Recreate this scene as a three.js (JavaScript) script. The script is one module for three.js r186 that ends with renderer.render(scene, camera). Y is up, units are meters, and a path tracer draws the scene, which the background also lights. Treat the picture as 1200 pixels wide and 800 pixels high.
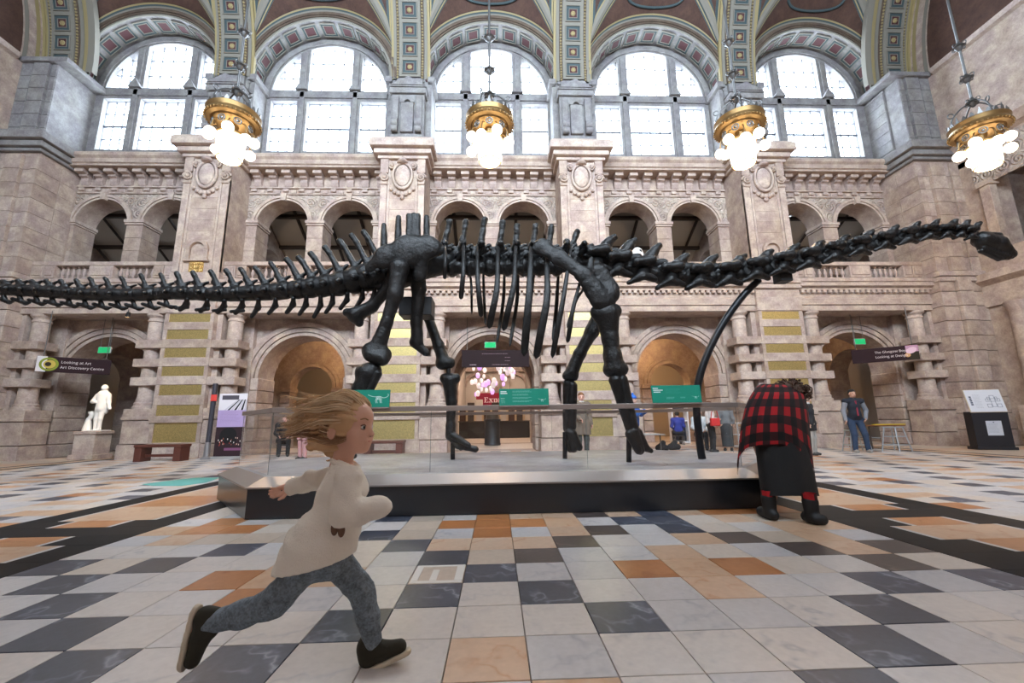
import * as THREE from 'three';
import { mergeGeometries, toCreasedNormals } from 'three/addons/utils/BufferGeometryUtils.js';
import { RectAreaLightUniformsLib } from 'three/addons/lights/RectAreaLightUniformsLib.js';
import { RoundedBoxGeometry } from 'three/addons/geometries/RoundedBoxGeometry.js';
import { ImprovedNoise } from 'three/addons/math/ImprovedNoise.js';

// ------------------------------------------------------------------ camera, sky, window light, exposure
const scene = new THREE.Scene();
const FOC = 497;                                             // focal length in pixels of the 1200 x 800 frame
const camera = new THREE.PerspectiveCamera(2 * Math.atan(400 / FOC) * 180 / Math.PI, 1.5, 0.05, 300);
camera.position.set(0, 1, 0);
camera.rotation.order = 'YXZ';
camera.rotation.set(10.68 * Math.PI / 180, -2.16 * Math.PI / 180, -0.0137);
camera.updateMatrixWorld(true);
const renderer = new THREE.WebGLRenderer({ antialias: true });
renderer.toneMapping = THREE.LinearToneMapping;
renderer.toneMappingExposure = 1.8;
renderer.shadowMap.enabled = true;
const SKY = new THREE.Color().setRGB(3.6, 4.3, 5.2);
scene.background = SKY;
RectAreaLightUniformsLib.init();
function skyLight(name, x, y, z, w, h, turn, intensity) {    // the overcast sky seen through one clerestory window
  const l = new THREE.RectAreaLight(new THREE.Color().setRGB(0.73, 0.87, 1.0), intensity, w, h);
  l.name = name; l.position.set(x, y, z); l.rotation.y = turn; scene.add(l);
}

// ------------------------------------------------------------------ helpers
let seed = 12345;
const rnd = () => { seed = (seed * 1664525 + 1013904223) >>> 0; return seed / 4294967296; };
const rr = (a, b) => a + (b - a) * rnd();
const perlin = new ImprovedNoise();
const nz = (x, y, z = 0) => perlin.noise(x, y, z);
const V = (x, y, z) => new THREE.Vector3(x, y, z);
const lerp = (a, b, t) => a + (b - a) * t, clamp = (v, a = 0, b = 1) => Math.min(b, Math.max(a, v));
const smooth = (a, b, v) => { const t = clamp((v - a) / (b - a)); return t * t * (3 - 2 * t); };
const used = {};
const numbered = (n) => { used[n] = (used[n] ?? -1) + 1; return used[n] ? n + '_' + String(used[n]).padStart(3, '0') : n; };
function at(px, py, z) {                                     // the world point at depth z on the line of sight of a pixel of the photograph
  const d = V((px - 600) / FOC, (400 - py) / FOC, -1).applyQuaternion(camera.quaternion);
  return camera.position.clone().addScaledVector(d, z / d.z);
}
function atY(px, py, y) {
  const d = V((px - 600) / FOC, (400 - py) / FOC, -1).applyQuaternion(camera.quaternion);
  return camera.position.clone().addScaledVector(d, (y - 1) / d.y);
}
function plain(g) { g = g.index ? g.toNonIndexed() : g; for (const k of Object.keys(g.attributes)) if (!['position', 'normal'].includes(k)) g.deleteAttribute(k); if (!g.attributes.normal) g.computeVertexNormals(); return g; }
function boxUV(g) {                                          // uv in metres, from the plane each face lies nearest to
  const p = g.attributes.position, n = p.count, uv = new Float32Array(n * 2), a = V(), b = V(), c = V();
  for (let i = 0; i < n; i += 3) {
    a.fromBufferAttribute(p, i); b.fromBufferAttribute(p, i + 1); c.fromBufferAttribute(p, i + 2);
    const m = b.clone().sub(a).cross(c.clone().sub(a)), X = Math.abs(m.x), Y = Math.abs(m.y), Z = Math.abs(m.z);
    [a, b, c].forEach((q, k) => { const u = X > Y && X > Z ? [q.z, q.y] : Y > Z ? [q.x, q.z] : [q.x, q.y]; uv[2 * (i + k)] = u[0]; uv[2 * (i + k) + 1] = u[1]; });
  }
  g.setAttribute('uv', new THREE.BufferAttribute(uv, 2)); return g;
}
const join = (...gs) => boxUV(mergeGeometries(gs.flat(Infinity).map(plain)));
function mesh(name, geo, mat, parent = scene) {
  const o = new THREE.Mesh(Array.isArray(geo) ? join(geo) : geo, mat);
  o.name = parent === scene ? numbered(name) : name; o.castShadow = o.receiveShadow = true; parent.add(o); return o;
}
const tag = (o, label, category, group, kind) => { Object.assign(o.userData, { label, category }); if (group) o.userData.group = group; if (kind) o.userData.kind = kind; return o; };
function thing(name, label, category, p = [0, 0, 0], turn = 0, group) {
  const o = new THREE.Group(); o.name = numbered(name); scene.add(o); o.position.set(...p); o.rotation.y = turn; return tag(o, label, category, group);
}
function structure(name, label) { const o = new THREE.Group(); o.name = name; scene.add(o); o.userData = { kind: 'structure', label, category: name.split('_')[0] }; return o; }
function part(name, parent) { const o = new THREE.Group(); o.name = name; parent.add(o); return o; }
const B = (x0, x1, y0, y1, z0, z1) => new THREE.BoxGeometry(x1 - x0, y1 - y0, Math.abs(z1 - z0)).translate((x0 + x1) / 2, (y0 + y1) / 2, (z0 + z1) / 2);
const RB = (x0, x1, y0, y1, z0, z1, r = 0.02) => new RoundedBoxGeometry(x1 - x0, y1 - y0, Math.abs(z1 - z0), 1, r).translate((x0 + x1) / 2, (y0 + y1) / 2, (z0 + z1) / 2);
const mirrorX = (g) => { g = plain(g).clone().scale(-1, 1, 1); const q = g.attributes.position; for (let i = 0; i < q.count; i += 3) { const a = [q.getX(i), q.getY(i), q.getZ(i)]; q.setXYZ(i, q.getX(i + 1), q.getY(i + 1), q.getZ(i + 1)); q.setXYZ(i + 1, ...a); } g.computeVertexNormals(); return g; };
const lathe = (pts, seg = 24) => toCreasedNormals(new THREE.LatheGeometry(pts.map(([r, y]) => new THREE.Vector2(Math.max(r, 1e-4), y)), seg), .55);
const cyl = (r0, r1, h, seg = 16) => new THREE.CylinderGeometry(r1, r0, h, seg).translate(0, h / 2, 0);
function bar(a, b, r0, r1 = r0, seg = 10) {                  // a rod from a to b
  const d = b.clone().sub(a), g = new THREE.CylinderGeometry(r1, r0, d.length(), seg);
  return g.applyQuaternion(new THREE.Quaternion().setFromUnitVectors(V(0, 1, 0), d.clone().normalize())).translate((a.x + b.x) / 2, (a.y + b.y) / 2, (a.z + b.z) / 2);
}
const tube = (pts, r, seg = 32, rad = 8) => new THREE.TubeGeometry(new THREE.CatmullRomCurve3(pts), seg, r, rad);
function shapeOf(pts) { const s = new THREE.Shape(); pts.forEach(([x, y], i) => (i ? s.lineTo(x, y) : s.moveTo(x, y))); s.closePath(); return s; }
function extrude(s, z0, z1, seg = 24, bevel = 0) {           // an outline in x, y from z0 to z1
  const g = new THREE.ExtrudeGeometry(s, { depth: Math.abs(z1 - z0) - 2 * bevel, bevelEnabled: bevel > 0, bevelSize: bevel, bevelThickness: bevel, bevelSegments: 2, curveSegments: seg, steps: 1 });
  return g.translate(0, 0, Math.min(z0, z1) + bevel);
}
function moulding(pts, x0, x1) {                             // a section given as [z, y] run along x
  const g = new THREE.ExtrudeGeometry(shapeOf(pts.map(([z, y]) => [-z, y])), { depth: x1 - x0, bevelEnabled: false });
  return g.applyMatrix4(new THREE.Matrix4().makeBasis(V(0, 0, -1), V(0, 1, 0), V(1, 0, 0))).translate(x0, 0, 0);
}
function archHole(cx, r, y0, spring) { const p = new THREE.Path(); p.moveTo(cx - r, y0); p.lineTo(cx - r, spring); p.absarc(cx, spring, r, Math.PI, 0, true); p.lineTo(cx + r, y0); p.closePath(); return p; }
function ring(cx, cy, r0, r1, z0, z1, a0 = 0, a1 = Math.PI, seg = 32) {
  const s = new THREE.Shape(); s.absarc(cx, cy, r1, a0, a1, false); s.absarc(cx, cy, r0, a1, a0, true); s.closePath(); return extrude(s, z0, z1, seg);
}
function sheet(nu, nv, f) {                                  // a grid surface, f(u, v) -> Vector3
  const pos = [], idx = [];
  for (let j = 0; j <= nv; j++) for (let i = 0; i <= nu; i++) { const p = f(i / nu, j / nv); pos.push(p.x, p.y, p.z); }
  for (let j = 0; j < nv; j++) for (let i = 0; i < nu; i++) { const a = j * (nu + 1) + i; idx.push(a, a + 1, a + nu + 1, a + 1, a + nu + 2, a + nu + 1); }
  const g = new THREE.BufferGeometry(); g.setAttribute('position', new THREE.Float32BufferAttribute(pos, 3)); g.setIndex(idx); g.computeVertexNormals(); return g;
}
// distance fields meshed as one smooth skin (surface nets)
function skin(f, lo, hi, cell) {
  const n = [0, 1, 2].map((k) => Math.ceil((hi[k] - lo[k]) / cell) + 2), [nx, ny, nzz] = n, F = new Float32Array(nx * ny * nzz);
  const S = 4, reach = S * cell * 1.55;                        // blocks far from the surface take one value
  for (let K = 0; K < nzz; K += S) for (let J = 0; J < ny; J += S) for (let I = 0; I < nx; I += S) {
    const d = f(lo[0] + (I + S / 2 - 1) * cell, lo[1] + (J + S / 2 - 1) * cell, lo[2] + (K + S / 2 - 1) * cell), far = Math.abs(d) > reach;
    for (let k = K; k < Math.min(K + S, nzz); k++) for (let j = J; j < Math.min(J + S, ny); j++) for (let i = I; i < Math.min(I + S, nx); i++) F[i + j * nx + k * nx * ny] = far ? d : f(lo[0] + (i - .5) * cell, lo[1] + (j - .5) * cell, lo[2] + (k - .5) * cell);
  }
  const id = new Int32Array(nx * ny * nzz).fill(-1), pos = [], idx = [], sx = 1, sy = nx, sz = nx * ny;
  const corner = [0, sx, sy, sx + sy, sz, sx + sz, sy + sz, sx + sy + sz], edges = [[0, 1], [2, 3], [4, 5], [6, 7], [0, 2], [1, 3], [4, 6], [5, 7], [0, 4], [1, 5], [2, 6], [3, 7]];
  for (let k = 0; k < nzz - 1; k++) for (let j = 0; j < ny - 1; j++) for (let i = 0; i < nx - 1; i++) {
    const q = i + j * sy + k * sz; let x = 0, y = 0, z = 0, m = 0;
    for (const [a, b] of edges) {
      const fa = F[q + corner[a]], fb = F[q + corner[b]]; if ((fa < 0) === (fb < 0)) continue;
      const t = fa / (fa - fb); x += lerp(a & 1, b & 1, t); y += lerp((a >> 1) & 1, (b >> 1) & 1, t); z += lerp(a >> 2, b >> 2, t); m++;
    }
    if (m) { id[q] = pos.length / 3; pos.push(lo[0] + (i + x / m - .5) * cell, lo[1] + (j + y / m - .5) * cell, lo[2] + (k + z / m - .5) * cell); }
  }
  const quad = (a, b, c, d, flip) => { if (a < 0 || b < 0 || c < 0 || d < 0) return; flip ? idx.push(a, c, b, a, d, c) : idx.push(a, b, c, a, c, d); };
  for (let k = 1; k < nzz - 1; k++) for (let j = 1; j < ny - 1; j++) for (let i = 1; i < nx - 1; i++) {
    const q = i + j * sy + k * sz, s = F[q] < 0;
    if (s !== F[q + sx] < 0) quad(id[q - sy - sz], id[q - sz], id[q], id[q - sy], !s);
    if (s !== F[q + sy] < 0) quad(id[q - sx - sz], id[q - sx], id[q], id[q - sz], !s);
    if (s !== F[q + sz] < 0) quad(id[q - sx - sy], id[q - sy], id[q], id[q - sx], !s);
  }
  const g = new THREE.BufferGeometry(); g.setAttribute('position', new THREE.Float32BufferAttribute(pos, 3)); g.setIndex(idx); g.computeVertexNormals(); return g;
}
const smin = (a, b, k) => { const h = clamp(.5 + .5 * (b - a) / k); return lerp(b, a, h) - k * h * (1 - h); };
function capsule(x, y, z, a, b, ra, rb) {                    // distance to a tapered limb
  const bx = b.x - a.x, by = b.y - a.y, bz = b.z - a.z, px = x - a.x, py = y - a.y, pz = z - a.z, t = clamp((px * bx + py * by + pz * bz) / (bx * bx + by * by + bz * bz || 1e-9));
  return Math.hypot(px - bx * t, py - by * t, pz - bz * t) - lerp(ra, rb, t);
}
const ball = (x, y, z, c, rx, ry = rx, rz = rx) => { const k = Math.hypot((x - c.x) / rx, (y - c.y) / ry, (z - c.z) / rz); return (k - 1) * Math.min(rx, ry, rz); };

// ------------------------------------------------------------------ materials
function tex(size, f, { srgb = true, repeat = 1 } = {}) {
  const d = new Uint8Array(size * size * 4);
  for (let j = 0; j < size; j++) for (let i = 0; i < size; i++) { const c = f(i / size, j / size); for (let k = 0; k < 3; k++) d[(j * size + i) * 4 + k] = clamp(c[k]) * 255; d[(j * size + i) * 4 + 3] = 255; }
  const t = new THREE.DataTexture(d, size, size); t.magFilter = THREE.LinearFilter; t.minFilter = THREE.LinearFilter; t.wrapS = t.wrapT = THREE.RepeatWrapping; if (srgb) t.colorSpace = THREE.SRGBColorSpace; t.repeat.set(repeat, repeat); t.needsUpdate = true; return t;
}
const lattice = Float32Array.from({ length: 65536 }, () => rnd() * 2 - 1);
const wrapN = (u, v, s, z = 0) => {                          // noise that tiles: a lattice of s x s random values, smoothly joined
  s = Math.max(2, Math.round(s)); const o = Math.round(z * 37) & 255, x = (((u % 1) + 1) % 1) * s, y = (((v % 1) + 1) % 1) * s, i = Math.floor(x), j = Math.floor(y), fx = x - i, fy = y - j, a = fx * fx * (3 - 2 * fx), b = fy * fy * (3 - 2 * fy);
  const at2 = (p, q) => lattice[((((p % s) * 131 + o * 17) & 255) << 8) | (((q % s) * 89 + o * 53 + (p % s) * 7) & 255)];
  return .8 * lerp(lerp(at2(i, j), at2(i + 1, j), a), lerp(at2(i, j + 1), at2(i + 1, j + 1), a), b);
};
const fbm = (u, v, s, z = 0) => wrapN(u, v, s, z) + .5 * wrapN(u, v, s * 2.1, z + 5) + .25 * wrapN(u, v, s * 4.3, z + 9) + .12 * wrapN(u, v, s * 9, z + 2);
const stoneMap = tex(512, (u, v) => { const n = fbm(u, v, 9), m = fbm(u, v, 60, 4), s = .9 + .1 * n + .06 * m; return [s, s * (.985 + .02 * n), s * (.97 + .03 * wrapN(u, v, 5, 8))]; }, { repeat: .5 });
const stoneBump = tex(512, (u, v) => { const n = .5 + .3 * fbm(u, v, 30) + .3 * fbm(u, v, 90, 3); return [n, n, n]; }, { srgb: false, repeat: .5 });
const std = (o) => new THREE.MeshStandardMaterial(o), phys = (o) => new THREE.MeshPhysicalMaterial(o);
const lin = (r, g, b) => new THREE.Color().setRGB(r, g, b);
const stoneOf = (r, g, b) => std({ color: lin(r, g, b), map: stoneMap, bumpMap: stoneBump, bumpScale: .0018, roughness: .86 });
const ST = [stoneOf(.52, .425, .37), stoneOf(.49, .395, .34), stoneOf(.55, .455, .40), stoneOf(.46, .365, .31)];   // blocks of one pinkish sandstone
const stone = ST[0], stoneDimmed = stoneOf(.27, .265, .27);  // second stone: darkened and greyed in its colour for weaker light up high
const pick = () => ST[Math.floor(rnd() * ST.length)];
const carveBump = tex(512, (u, v) => {                       // foliate scrollwork cut in shallow relief
  const su = (u * 4) % 1 - .5, sv = (v * 4) % 1 - .5, r = Math.hypot(su, sv), a = Math.atan2(sv, su), sp = Math.sin(a * (((Math.floor(u * 4) + Math.floor(v * 4)) & 1) ? 1 : -1) + r * 26), n = .5 + .5 * sp * smooth(.52, .4, r) + .35 * Math.sin(a * 5 + r * 9) * smooth(.35, .5, r); return [n, n, n];
}, { srgb: false, repeat: .55 });
const carved = std({ color: lin(.52, .445, .395), map: stoneMap, bumpMap: carveBump, bumpScale: .05, roughness: .88 });
const goldMap = tex(512, (u, v) => { const c = Math.floor(u * 90) * 91.7 + Math.floor(v * 90) * 37.3, h = Math.abs(Math.sin(c) * 43758.5) % 1, s = .84 + .2 * h; return [s * .88, s * .82, s * .60]; }, { repeat: .8 });
const goldMosaic = std({ color: lin(.92, .88, .76), map: goldMap, roughness: .36, metalness: .8 });
const gilt = std({ color: lin(.72, .5, .2), roughness: .35, metalness: .85 });
const black = std({ color: lin(.012, .013, .015), roughness: .5 });
const VC = { cream: std({ color: lin(.20, .185, .155), roughness: .8 }), red: std({ color: lin(.085, .042, .03), roughness: .85, map: stoneMap }), crimson: std({ color: lin(.065, .018, .021), roughness: .8 }), teal: std({ color: lin(.045, .068, .074), roughness: .8 }), yellow: std({ color: lin(.29, .23, .11), roughness: .6 }), brown: std({ color: lin(.13, .095, .07), roughness: .8, map: stoneMap }) };  // vault paints, darkened in their colours to stand for weaker light
const glassPane = phys({ color: 0xffffff, transmission: 1, thickness: 0, roughness: 0.02, ior: 1.5 });
const leadBar = std({ color: lin(.05, .055, .07), roughness: .6 });

// ------------------------------------------------------------------ the hall: dimensions
const ZW = -15.3, ZP = -14.1, ZC = -14.75, ZG = -15.86, ZI = -15.2, HC = -6.4, SPR = 14.4, VR = 8.35;
const BC = [-13.5, -6.85, -0.13, 6.59, 13.3], PC = [-10.2, -3.33, 3.15, 9.97], PH = 0.79, XL = -15.8, XR = 15.7, EL = -17.4, ER = 17.3;
const EDGE = [[XL, PC[0] - PH], [PC[0] + PH, PC[1] - PH], [PC[1] + PH, PC[2] - PH], [PC[2] + PH, PC[3] - PH], [PC[3] + PH, XR]];

// ------------------------------------------------------------------ floor of marble tiles
const marble = (base, vein, amt, s, z, fine = 1) => tex(512, (u, v) => {   // cloudy ground crossed by thin slanting veins
  const w = fbm(u, v, 5, z), w2 = fbm(u, v, 11, z + 3), vn = (q, sharp) => Math.pow(1 - Math.min(1, Math.abs(((q % 1) + 1) % 1 - .5) * sharp), 2);
  const k = .8 * vn(u * 2 + v * 3 + .35 * w + .2 * w2, 9) * smooth(-.5, .9, w2) + .5 * vn(u * 4 - v * 1 + .4 * w2 + .3 * w, 7) * smooth(-.5, 1, w) * fine + .18 * (.5 + .5 * w), g = .022 * fbm(u, v, s * 9, z + 6);
  return base.map((c, i) => lerp(c, vein[i], clamp(k * amt)) + g);
}, { repeat: .55 });
const tileMat = (map, c) => std({ map, color: c, roughness: .3 });
const mWhite = marble([.87, .855, .845], [.62, .63, .67], .62, 9, 1), mWarm = marble([.87, .82, .77], [.74, .68, .62], .6, 8, 2), mDark = marble([.27, .285, .33], [.74, .75, .78], .95, 10, 3, 1.6), mBrown = marble([.36, .32, .31], [.7, .62, .55], .7, 9, 4), mOrange = marble([.80, .57, .38], [.66, .40, .22], .8, 7, 5), mPeach = marble([.86, .75, .65], [.76, .53, .36], .95, 7, 6), mBlack = marble([.085, .085, .095], [.2, .2, .22], .5, 9, 7);
const W1 = lin(.86, .86, .87), TM = {
  w: [tileMat(mWhite, lin(.92, .92, .93)), tileMat(mWhite, lin(.82, .83, .86)), tileMat(mWhite, lin(.94, .91, .88)), tileMat(mWarm, lin(.94, .95, .96))], t: [tileMat(mWarm, lin(.8, .77, .73)), tileMat(mWarm, lin(.88, .83, .78))],
  d: [tileMat(mDark, lin(.8, .85, .95)), tileMat(mDark, lin(.62, .66, .74))], b: [tileMat(mBrown, lin(.8, .8, .8))], o: [tileMat(mOrange, lin(.9, .88, .85)), tileMat(mOrange, lin(.8, .72, .62))], p: [tileMat(mPeach, lin(.95, .95, .95)), tileMat(mPeach, lin(.9, .86, .8))], k: [phys({ map: mBlack, color: lin(.5, .5, .55), roughness: .5, specularIntensity: .3 })],
};
const T = 0.351, TX = -0.223, TZ = -2.586;
const floor = structure('floor', 'polished marble floor of white, charcoal and orange square tiles');
mesh('floor_bed', [B(-20, 20, -.4, -.02, 4, -42)], std({ color: lin(.2, .17, .15), roughness: .9 }), floor);
const tileGeo = Array.from({ length: 10 }, (_, k) => {
  const h = T / 2 - .0022, g = boxUV(plain(new RoundedBoxGeometry(2 * h, .03, 2 * h, 1, .003).translate(0, -.015, 0))), uv = g.attributes.uv, q = k % 4, ox = rr(0, 5), oy = rr(0, 5);
  for (let i = 0; i < uv.count; i++) { const x = uv.getX(i), y = uv.getY(i), [a, b] = [[x, y], [-y, x], [-x, -y], [y, -x]][q]; uv.setXY(i, a + ox, b + oy); }
  return g;
});
const rows = {            // the pattern around the plinth, row by row away from the door side; columns -9 .. 9
  '-4': 'wwwwdwwwwwwwwwowwww', '-3': 'wwwwdwwwwwpwwdwwwww', '-2': 'wwwwdwdwwpwwwwdwwww', '-1': 'wwwdwwwdwwwdwwwdwww', 0: 'wwdwwowwdwdwwpwwdwd', 1: 'wdwwoppwtdwwopoww' + 'bw', 2: 'dwdwwpwwdtbwwpwwbpb', 3: 'wwwdwwwdpppbwwpbtpw', 4: 'wptttwdtwowpbwdwwpp', 5: 'poowwwwtooopwddwptp', 6: 'wowtwwdtwopp' + 'bpdpooo', 7: 'wwtoowwwppwoopwdpoo', 8: 'wwwdwwwwwwwwwwwwwww', 9: 'wwwwwwwwwwwwwwwwwww',
};
let tiles = 0; const restByKind = {};
function tile(kind, x, z, asPart) {
  const set = TM[kind], m = set[Math.floor(rnd() * (kind === 'w' && z > -3.1 ? 3 : set.length))], g = tileGeo[Math.floor(rnd() * 10)], dy = rr(-.0006, .0006);  // warm white only far off, painting in the warm light reflected there
  if (asPart && tiles < 300) { const o = mesh('tile', g, m, floor); o.position.set(x, dy, z); tiles++; return; }
  const id = kind + set.indexOf(m); (restByKind[id] ??= { m, gs: [] }).gs.push(g.clone().translate(x, dy, z));
}
for (const [j, s] of Object.entries(rows)) for (let i = -9; i <= 9; i++) {
  const x = TX + (i + .5) * T, z = TZ - (+j + .5) * T, hid = +j >= 7 && x > -2.4 && x < 2.9;
  tile(s[i + 9], x, z, !hid && +j < 9);
}
for (let j = -13; j < -4; j++) for (let i = -9; i <= 9; i++) tile(rnd() < .2 ? 'd' : rnd() < .12 ? 'o' : 'w', TX + (i + .5) * T, TZ - (j + .5) * T, false);
for (let j = 10; j < 36; j++) for (let i = -9; i <= 9; i++) tile((i * 2 + j * 3) % 7 === 0 ? 'd' : (i + j * 2) % 9 === 0 ? 'o' : rnd() < .3 ? 'p' : 'w', TX + (i + .5) * T, TZ - (j + .5) * T, false);
for (const s of [-1, 1]) for (let i = 0; i < 20; i++) for (let j = -10; j < 36; j++) {
  const x = s * (5.08 + (i + .5) * T) - .045, z = TZ - (j + .5) * T, k = ((i * 5 + j * 3) % 11 + 11) % 11, near = z > -8.4 && z < -3 && i < 5 && Math.abs(x) < -z * 1.16;
  tile(k === 0 || (k === 4 && i % 2) ? 'd' : k === 7 && j % 3 === 0 ? 'o' : k === 7 || k === 2 ? 'p' : 'w', x, z, near);
}
// the black band with its tan key pattern on each side of the tiled field
for (const s of [-1, 1]) {
  const ox = -.045, X = (a, b) => (s > 0 ? [a + ox, b + ox] : [-b + ox, -a + ox]);
  const slab = (name, a, b, z0, z1, m, y = 0) => { const [x0, x1] = X(a, b); return mesh(name, [B(x0, x1, -.03, y, z0, z1)], m, floor); };
  const cuts = [4, -2.58, -2.9, -3.26, -3.6, -4.06, -4.38, -4.74, -5.05, -9.0, -15.2];
  for (let k = 0; k + 1 < cuts.length; k++) {
    const [a, b] = [cuts[k], cuts[k + 1] + .003], zz = (cuts[k] + cuts[k + 1]) / 2, pan = (zz < -5.05 && zz > -9) || zz > -2.58 ? [3.68, 4.72] : zz > -4.06 && zz < -3.6 ? [3.68, 4.72] : (zz > -4.38 && zz < -4.06) || (zz < -4.74 && zz > -5.05) || (zz > -3.6 && zz < -3.26) || (zz > -2.9 && zz < -2.58) ? [3.9, 4.54] : null;
    if (!pan) { slab('band_slab', 3.337, 5.075, a, b, TM.k[0]); continue; }
    slab('band_slab', 3.337, pan[0] - .003, a, b, TM.k[0]); slab('band_slab', pan[1] + .003, 5.075, a, b, TM.k[0]);
    slab('panel_border', pan[0], pan[0] + .045, a, b, TM.w[0]); slab('panel_border', pan[1] - .045, pan[1], a, b, TM.w[0]);
    const n = Math.max(1, Math.round(Math.abs(b - a) / .8));
    for (let q = 0; q < n; q++) slab('tan_slab', pan[0] + .047, pan[1] - .047, lerp(a, b, q / n), lerp(a, b, (q + 1) / n) + .003, (q + k) % 2 ? TM.o[0] : TM.p[1]);
  }
  slab('band_slab', 12.12, 12.3, 4, -15.2, TM.k[0]); slab('tan_slab', 12.303, 12.75, 4, -15.2, TM.p[1]); slab('band_slab', 12.753, 12.9, 4, -15.2, TM.k[0]);
  for (let q = 0; q < 22; q++) slab('tan_slab', 12.903, 18, 4 - q * .9, 4 - (q + 1) * .9 + .004, [TM.p[1], TM.t[0], TM.t[1]][q % 3]);
}
for (let q = 0; q < 12; q++) for (let i = -16; i < 16; i++) restByKind['aisle'] = restByKind['aisle'] ?? { m: TM.t[1], gs: [] }, restByKind['aisle'].gs.push(B(i * 1.1 + .004, i * 1.1 + 1.1, -.03, 0, -15.2 - q * 2.1, -15.2 - (q + 1) * 2.1 + .004));
for (const { m, gs } of Object.values(restByKind)) { const o = mesh('distant_tiles', mergeGeometries(gs.map((g) => (g.index ? boxUV(plain(g)) : g.attributes.uv ? g : boxUV(plain(g))))), m, floor); o.userData.kind = 'stuff'; }
{ // the cracked slab patched with white mortar
  const x = TX - T, z = TZ - T, mor = std({ color: lin(.86, .83, .78), roughness: .9 });
  for (const [a, b, c, d] of [[.01, .34, .005, .045], [.01, .055, .05, .345], [.29, .345, .05, .345], [.05, .3, .315, .345], [.13, .175, .05, .25]]) { const o = mesh('mortar_patch', [RB(x + a, x + b, -.006, .0028, z - c, z - d, .002)], mor, floor); o.userData.label = 'white mortar filling a broken tile'; }
}

// ------------------------------------------------------------------ back wall, storey by storey
const back = structure('wall_back', 'tall pink sandstone arcade wall of three storeys with gold banded piers');
const balusterGeo = join(lathe([[.055, 0], [.055, .04], [.03, .06], [.028, .09], [.062, .17], [.058, .22], [.03, .33], [.028, .37], [.055, .39], [.055, .43]], 12));
const corbelGeo = join(moulding([[ZW, 9.98], [-15.2, 9.98], [-15.14, 10.12], [-15.16, 10.24], [-15.05, 10.28], [-15.02, 10.4], [-14.9, 10.42], [-14.9, 10.5], [ZW, 10.5]], -.13, .13), RB(-.16, .16, 10.36, 10.5, -14.86, -15.1, .015));
function column(parent, side) {                              // one banded column with its pedestal, in coordinates from the pier's face; side 1: to the right of a pier
  const x = (a) => a * side, bx = (a, b, ...r) => B(Math.min(x(a), x(b)), Math.max(x(a), x(b)), ...r), rb = (a, b, ...r) => RB(Math.min(x(a), x(b)), Math.max(x(a), x(b)), ...r);
  const c = mesh('column', [lathe([[.34, 1.56], [.34, 1.64], [.3, 1.66], [.31, 1.74], [.27, 1.78], [.27, 1.86], [.245, 1.92], [.24, 2.6], [.225, 4.3], [.22, 4.45], [.25, 4.47], [.25, 4.52], [.225, 4.54], [.225, 4.58], [.3, 4.66], [.3, 4.73]], 28).translate(x(.52), 0, -14.47)], ST[2], parent);
  mesh('pedestal', [rb(0, .9, .46, 1.19, -14.13, -14.95), bx(0, .93, 0, .44, -14.09, -14.95), rb(0, .94, 1.2, 1.31, -14.08, -14.95, .03), bx(0, .9, 1.31, 1.56, -14.12, -14.95)], pick(), c);
  mesh('pilaster', [bx(0, .17, 1.56, 4.73, -14.3, -14.68), bx(0, .85, 1.56, 4.73, -15.0, -15.2)], pick(), c);
  for (const y of [2.3, 2.91, 3.53]) mesh('bond_block', [rb(-.02, .86, y, y + .27, -14.13, -14.8)], pick(), c);
  return c;
}
const colR = part('column_pair_template', new THREE.Group()), colGeo = {};
for (const s of [-1, 1]) colGeo[s] = column(colR, s);
const placeColumn = (parent, s, x) => { const o = colGeo[s].clone(); o.position.x = x; parent.add(o); return o; };
const arcadeCarved = [], slabsUp = [];
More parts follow.
